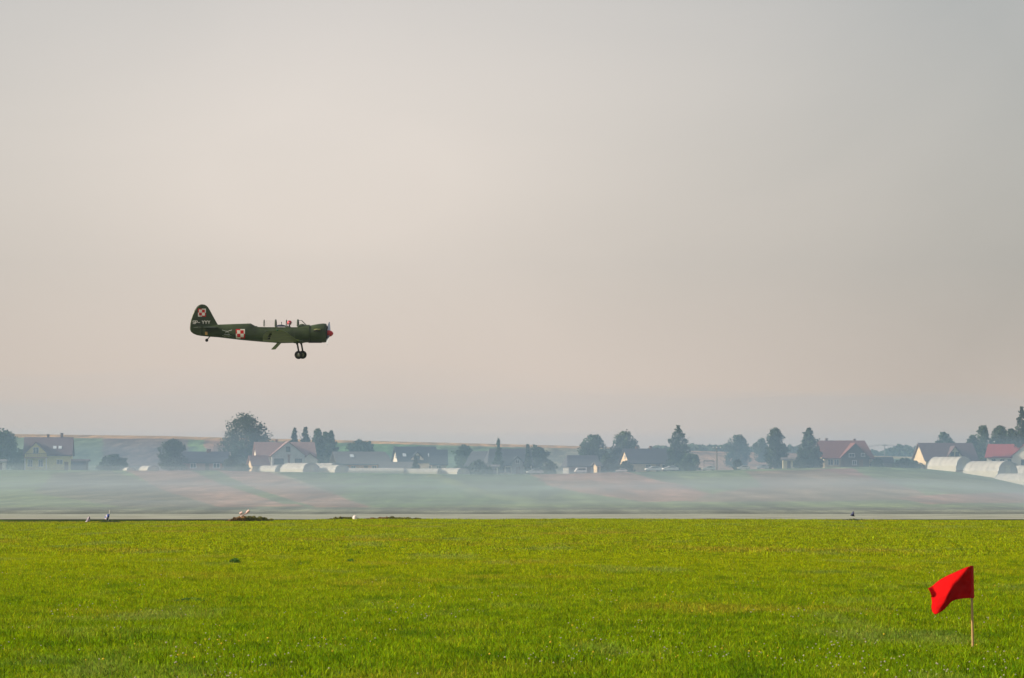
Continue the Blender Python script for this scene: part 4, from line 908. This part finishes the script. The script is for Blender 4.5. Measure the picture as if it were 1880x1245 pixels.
letters('YYY', 256, 306, 25, 32, 8, 7.0, lambda X, Y: .05, 'registration_letters', AC)
# bird-like emblem: two spread wings over a cross, with three thin lines of small lettering (unreadable in the photo) under it
for s in (-1, 1):
    m = MB(); lv = 0
    def dq(poly):
        global lv
        lv += 1; m.add([(L2(a, b)[0], s * (fy(a, b) + .006 + .0003 * lv), L2(a, b)[1]) for a, b in poly], [tuple(range(len(poly)))])
    for f in (1, -1):
        c = 547; g = lambda x: c + f * x
        dq([(g(4), 428), (g(22), 420), (g(30), 424), (g(6), 436)]); dq([(g(22), 418), (g(50), 414), (g(48), 421), (g(28), 425)]); dq([(g(44), 413), (g(60), 408), (g(57), 415), (g(48), 420)])
        for quad in stroke([(g(-3), 428), (g(12), 440), (g(24), 450)], 3.6): dq(quad)
    for quad in stroke([(547, 424), (547, 436)], 8): dq(quad)
    r_ = random.Random(5)
    for (yy, x0, x1, hh) in ((466, 512, 580, 7), (479, 490, 600, 3.5), (489, 508, 578, 3.5)):
        x = x0
        while x < x1: w_ = r_.uniform(3, 7); dq([(x, yy - hh / 2), (x + w_, yy - hh / 2), (x + w_, yy + hh / 2), (x, yy + hh / 2)]); x += w_ + r_.uniform(1, 2.2)
    m.build('emblem', mat('emblem_white', (.52, .54, .50), .6, .1, 8), AC)
decal([(290, 432, 318, 470, 0, 0)], 'inspection_patch', fy, AC)
for o in [c for c in bpy.data.objects if c.name.startswith('inspection_patch')]: o.data.materials[0] = mat('patch_ochre', (.42, .25, .09), .6, .2, 9)

AC.rotation_euler = (R(2.1), 0, R(-2.0))
# pilot: continuous body, seated
def skin_body(name, nodes, edges, matl, parent, loc, rz):
    me = bpy.data.meshes.new(name); me.from_pydata([n[0] for n in nodes], edges, []); o = bpy.data.objects.new(name, me); COL.objects.link(o)
    o.modifiers.new('skin', 'SKIN'); sv = me.skin_vertices[0].data
    for i, n in enumerate(nodes): sv[i].radius = (n[1], n[2] if len(n) > 2 else n[1])
    sv[0].use_root = True; sb = o.modifiers.new('sub', 'SUBSURF'); sb.levels = 2; sb.render_levels = 2
    me.materials.append(matl); o.parent = parent; o.location = loc; o.rotation_euler = (0, 0, rz)
    return o
PB = empty('person', ap + Matrix.Rotation(R(-2), 3, 'Z') @ Vector(((1262 - 1000) * q, 0, (450 - 462) * q)), R(-2), 'pilot in a red helmet sitting in the open front cockpit of the aircraft', 'person')
JK = mat('flying_suit', (.05, .055, .06), .85, .2, 6); SK = mat('skin', (.45, .25, .18), .6, .1, 9)
nodes = [((0, 0, 0), .15, .12), ((0, 0, .2), .14, .11), ((-.01, 0, .38), .15, .11), ((0, 0, .47), .07, .06), ((0, 0, .54), .055),
         ((0, .17, .41), .065), ((.08, .22, .20), .05), ((.28, .16, .16), .04), ((.34, .13, .18), .035), ((0, -.17, .41), .065), ((.08, -.22, .20), .05), ((.28, -.16, .16), .04), ((.34, -.13, .18), .035),
         ((.12, .09, -.01), .09), ((.45, .10, .03), .07), ((.62, .10, -.22), .05), ((.12, -.09, -.01), .09), ((.45, -.10, .03), .07), ((.62, -.10, -.22), .05)]
edges = [(0, 1), (1, 2), (2, 3), (3, 4), (2, 5), (5, 6), (6, 7), (7, 8), (2, 9), (9, 10), (10, 11), (11, 12), (0, 13), (13, 14), (14, 15), (0, 16), (16, 17), (17, 18)]
skin_body('body', nodes, edges, JK, PB, (0, 0, 0), 0)
def blob(name, c, r, matl, parent, n=20, front=0, m_=14):
    m = MB(); vs = []; fs = []
    for j in range(m_ + 1):
        t_ = math.pi * j / m_
        for i in range(n):
            a = 2 * math.pi * i / n; vs.append((c[0] + r[0] * math.sin(t_) * math.cos(a), c[1] + r[1] * math.sin(t_) * math.sin(a), c[2] + r[2] * math.cos(t_)))
    for j in range(m_):
        for i in range(n): i2 = (i + 1) % n; fs.append((j * n + i, j * n + i2, (j + 1) * n + i2, (j + 1) * n + i))
    m.add(vs, fs); return m.build(name, matl, parent, True)
hd = MB(); 
head = blob('head', (.03, 0, .645), (.095, .075, .115), SK, PB)
m = MB(); m.add([(.12, -.015, .655), (.12, .015, .655), (.145, 0, .625), (.12, 0, .62)], [(0, 1, 2), (0, 2, 3), (1, 3, 2)]); m.box((.113, 0, .585), (.012, .045, .012)); m.build('face', mat('lips', (.4, .18, .14), .6), head)
# helmet: shell open at the face
m = MB(); vs = []; fs = []; n1, n2 = 16, 24
for j in range(n1 + 1):
    t_ = math.pi * .80 * j / n1
    for i in range(n2 + 1):
        a = 2 * math.pi * i / n2; vs.append((.01 + .135 * math.sin(t_) * math.cos(a), .115 * math.sin(t_) * math.sin(a), .665 + .135 * math.cos(t_)))
for j in range(n1):
    for i in range(n2):
        a = 2 * math.pi * (i + .5) / n2
        if j > 7 and math.cos(a) > .55: continue
        fs.append((j * (n2 + 1) + i, j * (n2 + 1) + i + 1, (j + 1) * (n2 + 1) + i + 1, (j + 1) * (n2 + 1) + i))
m.add(vs, fs); hm = m.build('helmet', mat('helmet_red', (.60, .02, .05), .3, .1, 4, spec=.5), PB, True)
so_ = hm.modifiers.new('thick', 'SOLIDIFY'); so_.thickness = .012
for s in (-1, 1): blob('goggle_lens', (.128, s * .033, .665), (.015, .028, .024), PANE, hm, 12, 0, 8)
blob('ear_cup', (.0, -.115, .64), (.04, .02, .05), mat('helmet_grey', (.45, .42, .45), .5), hm, 12, 0, 8); blob('ear_cup', (.0, .115, .64), (.04, .02, .05), MATS['helmet_grey'], hm, 12, 0, 8)
for s in (-1, 1):   # gloved hands closed on the stick and throttle
    fm = MB(); b = Vector((.345, s * .13, .18)); fm.tube([b + Vector((-.02, 0, 0)), b + Vector((.03, 0, 0)), b + Vector((.06, 0, -.005))], [.028, .04, .03], 8)
    for k in range(4): y0 = (k - 1.5) * .018; fm.tube([b + Vector((.05, y0, .005)), b + Vector((.09 - .004 * abs(k - 1), y0, -.01)), b + Vector((.085, y0, -.04)), b + Vector((.055, y0, -.05))], [.010, .010, .009, .007], 6)
    fm.tube([b + Vector((.01, -s * .03, 0)), b + Vector((.04, -s * .045, -.02)), b + Vector((.065, -s * .03, -.04))], [.012, .011, .009], 6)
    fm.build('glove', mat('glove_leather', (.06, .045, .03), .7, .2, 9), PB, True)

# ------------------------------------------------------------------ red flag (near, right)
FD = 44.0; zf = 6.2267; kf = FD / F
def fp(X, Y, dy=0.0): return at(1680 + X / zf, 1020 + Y / zf, FD) + Vector((0, dy, 0))
fb = stand(1680 + 655 / zf, FD); fb.z = min(fb.z, fp(655, 1055).z)
FO = empty('marker_flag', fb, 0, 'red cloth flag on a pale wooden stick in the near grass at right', 'flag', None)
m = MB(); m.tube([fp(662, 1075) - fb, fp(652, 600) - fb, fp(640, 119) - fb], [.0135, .0125, .0115], 10); m.build('flag_pole', mat('pale_stick', (.48, .30, .13), .7, .18, 14, stretch=(1, 1, .15)), FO, True)
rows = 44; cols = 56; vs = []
def ev(pts, s): return np.interp(s, [p[0] for p in pts], [p[1] for p in pts]), np.interp(s, [p[0] for p in pts], [p[2] for p in pts])
TE_ = [(0, 660, 119), (.05, 640, 119), (.14, 600, 124), (.3, 500, 170), (.5, 380, 230), (.68, 290, 285), (.78, 252, 322), (.86, 236, 348), (.93, 195, 366), (1.0, 150, 380)]
BE_ = [(0, 664, 487), (.05, 645, 487), (.2, 560, 488), (.4, 455, 502), (.5, 400, 524), (.62, 345, 598), (.75, 250, 660), (.85, 205, 672), (1.0, 186, 636)]
FE_ = [(0, 0, 0), ]
for j in range(rows + 1):
    t_ = j / rows
    for i in range(cols + 1):
        s = i / cols
        # smooth the edge curves
        tx = ty = bx = by = 0
        for d_ in (-.03, -.015, 0, .015, .03):
            a, b = ev(TE_, s + d_); c, e_ = ev(BE_, s + d_); tx += a / 5; ty += b / 5; bx += c / 5; by += e_ / 5
        X = tx * (1 - t_) + bx * t_; Y = ty * (1 - t_) + by * t_
        if s > .8: X += 22 * ((s - .8) / .2) * math.sin(math.pi * min(1, t_ * 1.25)) * (1 if t_ < .8 else 0) + 0
        rdg = .06 + .74 * t_ ** .75
        dd = s - rdg
        dep = -.16 * (1 - min(1, abs(dd) / (rdg + .001))) ** 1.15 * (.3 + .7 * min(1, rdg * 2)) if dd < 0 else -.16 * (.3 + .7 * min(1, rdg * 2)) + .40 * dd ** 1.1
        if s > .85 and t_ < .38: dep -= 1.5 * (s - .85) * (1 - t_ / .38) ** .5
        dep += .010 * math.sin(15 * s + 6 * t_) + .006 * math.sin(31 * s - 11 * t_) + .004 * math.sin(22 * t_ + 9 * s)
        vs.append(fp(X, Y, dep) - fb)
# gentle smoothing of the sheet
G = np.array([tuple(v) for v in vs]).reshape(rows + 1, cols + 1, 3)
for _ in range(9):
    H_ = G.copy(); H_[1:-1, 1:-1] = (G[:-2, 1:-1] + G[2:, 1:-1] + G[1:-1, :-2] + G[1:-1, 2:]) / 4
    H_[0, 1:-1] = G[0, :-2] * .25 + G[0, 1:-1] * .5 + G[0, 2:] * .25; H_[-1, 1:-1] = G[-1, :-2] * .25 + G[-1, 1:-1] * .5 + G[-1, 2:] * .25; G = H_
ii = np.arange(G.shape[0] * G.shape[1]).reshape(G.shape[:2])
Qf = np.stack([ii[:-1, :-1], ii[:-1, 1:], ii[1:, 1:], ii[1:, :-1]], -1).reshape(-1, 4)
me = np_mesh('flag_cloth', G.reshape(-1, 3), Qf, [mat('flag_red', (.50, .005, .006), .9, .06, 30, spec=.03, trans=.12)], smoothf=True)
o = bpy.data.objects.new('flag_cloth', me); COL.objects.link(o); o.parent = FO
sm = o.modifiers.new('thick', 'SOLIDIFY'); sm.thickness = .0015
m = MB(); m.tube([fp(655, 488) - fb, fp(646, 118) - fb], [.021, .021], 12); m.build('flag_sleeve', mat('flag_sleeve_red', (.45, .008, .008), .8, .1, 30), FO, True)

# ------------------------------------------------------------------ small flags and markers along the runway edge
BLU = mat('cloth_blue', (.05, .10, .36), .8, .1, 10, trans=.2); PALE = mat('cloth_pale', (.50, .46, .52), .8, .15, 10, trans=.2); STK = mat('white_stick', (.65, .60, .58), .7, .1, 9); NAV = mat('cloth_navy', (.03, .035, .12), .8, .2, 9)
def small_flag(label, D, pole, cloth, mt, mt2=None, depth=.10):
    b = stand(pole[0][0], D); b.z = at(*pole[0], D).z - .05; o = empty('marker_flag', b, 0, label, 'flag', 'small flags along the runway edge')
    m = MB(); m.tube([at(p[0], p[1] + (3 if i == 0 else 0), D) - b for i, p in enumerate(pole)], .018, 8); m.build('flag_pole', STK, o)
    n = len(cloth); P = [at(x, y, D) - b for x, y in cloth]; c = sum(P, Vector()) / n; m = MB()
    vs = [p + Vector((0, .02 * ((i % 2) * 2 - 1), 0)) for i, p in enumerate(P)] + [c + Vector((0, -depth, 0))]
    m.add(vs, [(i, (i + 1) % n, n) for i in range(n)], 0); m.m = [i % 2 for i in range(n)] if mt2 else m.m
    cl = m.build('flag_cloth', [mt, mt2] if mt2 else mt, o, True); sm = cl.modifiers.new('thick', 'SOLIDIFY'); sm.thickness = .01
# zoom 8 scale 14.46 from (130,920)
z8 = lambda X, Y: (130 + X / 14.46, 920 + Y / 14.46)
small_flag('pale grey flag on a stick leaning over at the left runway edge', 231, [z8(350, 600), z8(430, 490), z8(510, 385)], [z8(495, 400), z8(450, 430), z8(400, 530), z8(350, 600), z8(410, 610), z8(470, 590), z8(512, 540), z8(515, 460)], PALE, mat('cloth_mauve', (.16, .13, .20), .8, .1, 10))
small_flag('blue and white flag on a white stick beside the dark grass patch, far left', 231, [z8(985, 600), z8(1010, 420), z8(1035, 235)], [z8(1035, 340), z8(960, 350), z8(920, 400), z8(888, 455), z8(940, 510), z8(1000, 500), z8(1020, 430)], BLU, PALE)
z9 = lambda X, Y: (1480 + X / 6.227, 770 + Y / 6.227)
small_flag('navy blue triangular flag alone at the right of the runway edge', 232, [z9(556, 1150), z9(548, 1090), z9(541, 1038)], [z9(541, 1040), z9(525, 1072), z9(503, 1098), z9(528, 1108), z9(552, 1108), z9(551, 1070)], NAV)
def mound(name, px, py, wpx, hpx, D, leaf, label, n=1500, seed=1, cat='weeds', ls=.09, leaf2=None):
    rs = np.random.default_rng(seed); b = stand(px, D); kk = D / F; pts = []
    for i in range(n):
        u = rs.uniform(-1, 1); x = u * wpx / 2 * kk; hh = hpx * kk * (1 - abs(u) ** 2.0) ** 1.0 * (.75 + .5 * noise.noise(Vector((u * 7, seed, 0)))) ; pts.append((x, rs.uniform(-.5, .5), hh * rs.uniform(0, 1) ** .7))
    V, Qd = leafmesh(pts, ls, rs); me = np_mesh(name, V, Qd, [LEAF[leaf]]); o = bpy.data.objects.new(name, me); COL.objects.link(o); o.location = b; tag(o, label, cat, 'weed clumps on the airfield')
    if leaf2:
        pts2 = [p for p in pts if p[0] < -.1 * wpx * kk and rs.uniform() < .7]; V, Qd = leafmesh([(a, b_ - .1, c * 1.15) for a, b_, c in pts2], ls, rs); me = np_mesh('dry_stems', V, Qd, [LEAF[leaf2]]); d = bpy.data.objects.new('dry_stems', me); COL.objects.link(d); d.parent = o
    return o
mound('weed_clump', 203, 961, 44, 5, 229, 'dark', 'flat dark weed patch under the blue and white flag', 1200, 3)
mound('weed_clump', 462, 959, 96, 13, 230, 'weed', 'widest weed mound, russet at its left, under the tilted white boards', 3600, 4, leaf2='dry')
mound('weed_clump', 1566, 955, 50, 4, 229, 'dark', 'thin dark weed patch under the navy flag', 900, 5)
mound('weed_clump', 632, 953, 64, 6, 232, 'weed', 'low weed tuft left of the white marker cone', 1500, 6)
mound('weed_clump', 725, 952, 130, 6, 232, 'weed', 'long straggling dry weeds right of the white marker', 1600, 8, leaf2='dry')
mound('weed_clump', 431, 1040, 18, 12, 94, 'clover', 'round dark green weed tuft standing in the mid left grass', 700, 9, ls=.05)
mound('weed_clump', 644, 1038, 16, 7, 96, 'clover', 'small dark weed tuft in the middle of the grass', 400, 10, ls=.05)
mound('weed_clump', 738, 1010, 13, 6, 118, 'clover', 'tiny weed tuft beyond the two nearer ones', 300, 12, ls=.05)
mound('weed_clump', 352, 1106, 70, 6, 62, 'clover', 'wide flat patch of dark clover in the left foreground', 1500, 11, ls=.04)
# white boards tilted on the mound
z5 = lambda X, Y: (240 + X / 5.186, 740 + Y / 5.186)
D = 230.5; b = stand(z5(1060, 1090)[0], D); o = empty('tilted_marker', b, 0, 'pinkish white tilted boards of a toppled runway marker on the weed mound', 'marker')
m = MB()
for (a, c, r) in (((1030, 1092), (1105, 1045), .035), ((1105, 1045), (1128, 1022), .07)): m.tube([at(*z5(*a), D) - b, at(*z5(*c), D) - b], r, 8)
m.build('board', mat('marker_pale', (.80, .55, .50), .6, .1, 6), o)
m = MB(); m.tube([at(*z5(1038, 1056), D) - b, at(*z5(1062, 1042), D) - b], .07, 8); m.tube([at(*z5(1050, 1050), D) - b, at(*z5(1062, 1100), D) - b], .015, 6); m.build('lamp_head', MATS['marker_pale'], o)
m = MB(); m.tube([at(*z5(1120, 1030), D) - b, at(*z5(1085, 1110), D) - b], .015, 6); m.build('support', STK, o)
# white rounded marker
b = stand(652, 231); o = empty('runway_marker', b, 0, 'small rounded white marker on the runway edge among dry weeds', 'marker')
m = MB(); m.lathe([(0, .13), (.12, .14), (.2, .12), (.25, .06), (.26, 0)], (0, 0, 0), (0, 0, 1), 16); m.build('dome', mat('marker_white', (.80, .72, .68), .5, .08, 6), o, True)
m = MB(); m.lathe([(-.1, .16), (.02, .16), (.02, 0)], (0, 0, 0), (0, 0, 1), 16); m.build('base', FRD, o)

# ------------------------------------------------------------------ smoke bank and haze (volumes)
def volume(name, dens, col, anis=.2):
    m = bpy.data.materials.new(name); m.use_nodes = True; t = m.node_tree; t.nodes.clear(); o = t.nodes.new('ShaderNodeOutputMaterial'); v = t.nodes.new('ShaderNodeVolumePrincipled')
    v.inputs['Density'].default_value = dens; v.inputs['Color'].default_value = (*col, 1); v.inputs['Anisotropy'].default_value = anis
    t.links.new(v.outputs[0], o.inputs['Volume']); return m
def bank(label, x0, x1, y0, y1, h, dens, col, seed, pu=.7, pv=.7, na=.6):
    """closed low drift of smoke with a rounded, lumpy top thinning to nothing at its rim"""
    nx, ny = 90, 36; vs = []; fs = []
    for lay in (0, 1):
        for j in range(ny + 1):
            for i in range(nx + 1):
                u, v = i / nx, j / ny; x = x0 + (x1 - x0) * u; y = y0 + (y1 - y0) * v
                r = (math.sin(math.pi * u) ** pu) * (min(1, v * 9) * (1 - v) if pv == 'wedge' else math.sin(math.pi * v) ** pv) if 0 < i < nx and 0 < j < ny else 0
                nn = noise.noise(Vector((x * .012, y * .01, seed))) * .5 + noise.noise(Vector((x * .04, y * .03, seed + 5))) * .25
                g = gzf(x, y); vs.append((x, y, g - .8 if lay == 0 else g - .75 + max(0, h * r * (1 + nn * na))))
    a = (nx + 1) * (ny + 1); ix = lambda l, j, i: l * a + j * (nx + 1) + i
    for j in range(ny):
        for i in range(nx):
            fs.append((ix(0, j, i), ix(0, j + 1, i), ix(0, j + 1, i + 1), ix(0, j, i + 1))); fs.append((ix(1, j, i), ix(1, j, i + 1), ix(1, j + 1, i + 1), ix(1, j + 1, i)))
    for j in range(ny): fs.append((ix(0, j, 0), ix(1, j, 0), ix(1, j + 1, 0), ix(0, j + 1, 0))); fs.append((ix(0, j, nx), ix(0, j + 1, nx), ix(1, j + 1, nx), ix(1, j, nx)))
    for i in range(nx): fs.append((ix(0, 0, i), ix(0, 0, i + 1), ix(1, 0, i + 1), ix(1, 0, i))); fs.append((ix(0, ny, i), ix(1, ny, i), ix(1, ny, i + 1), ix(0, ny, i + 1)))
    m = MB(); m.v = vs; m.f = fs; m.m = [0] * len(fs); o = m.build('smoke', volume('smoke', dens, col), None, True); tag(o, label, 'smoke', kind='stuff')
SMK = (.36, .58, .86)
LOW = (.52, .63, .68)
LOW = (.54, .67, .80)
bank('thick low smoke lying over the field just beyond the runway', -150, 150, 258, 640, 5.6, .0034, LOW, 1.0, .25, 'wedge', .5)
bank('ragged second roll of smoke close behind the runway', -140, 140, 270, 420, 3.4, .0030, LOW, 9.0, .3, 'wedge', 1.2)
bank('broad drift of bluish smoke hanging over the field and the village', -620, 620, 300, 1270, 9.5, .00038, SMK, 4.0, .3, .45, .6)
bank('faint upper smoke reaching just above the roofs and trees', -620, 620, 300, 1180, 17.0, .00046, SMK, 6.0, .3, .9, .6)
hz = MB(); hz.box((0, 4950, 11.6), (130000, 10300, 25.2)); ho = hz.build('haze', volume('haze', .00010, (.6, .75, .9), 0)); tag(ho, 'thin pale haze filling the air over the whole airfield', 'haze', kind='stuff')
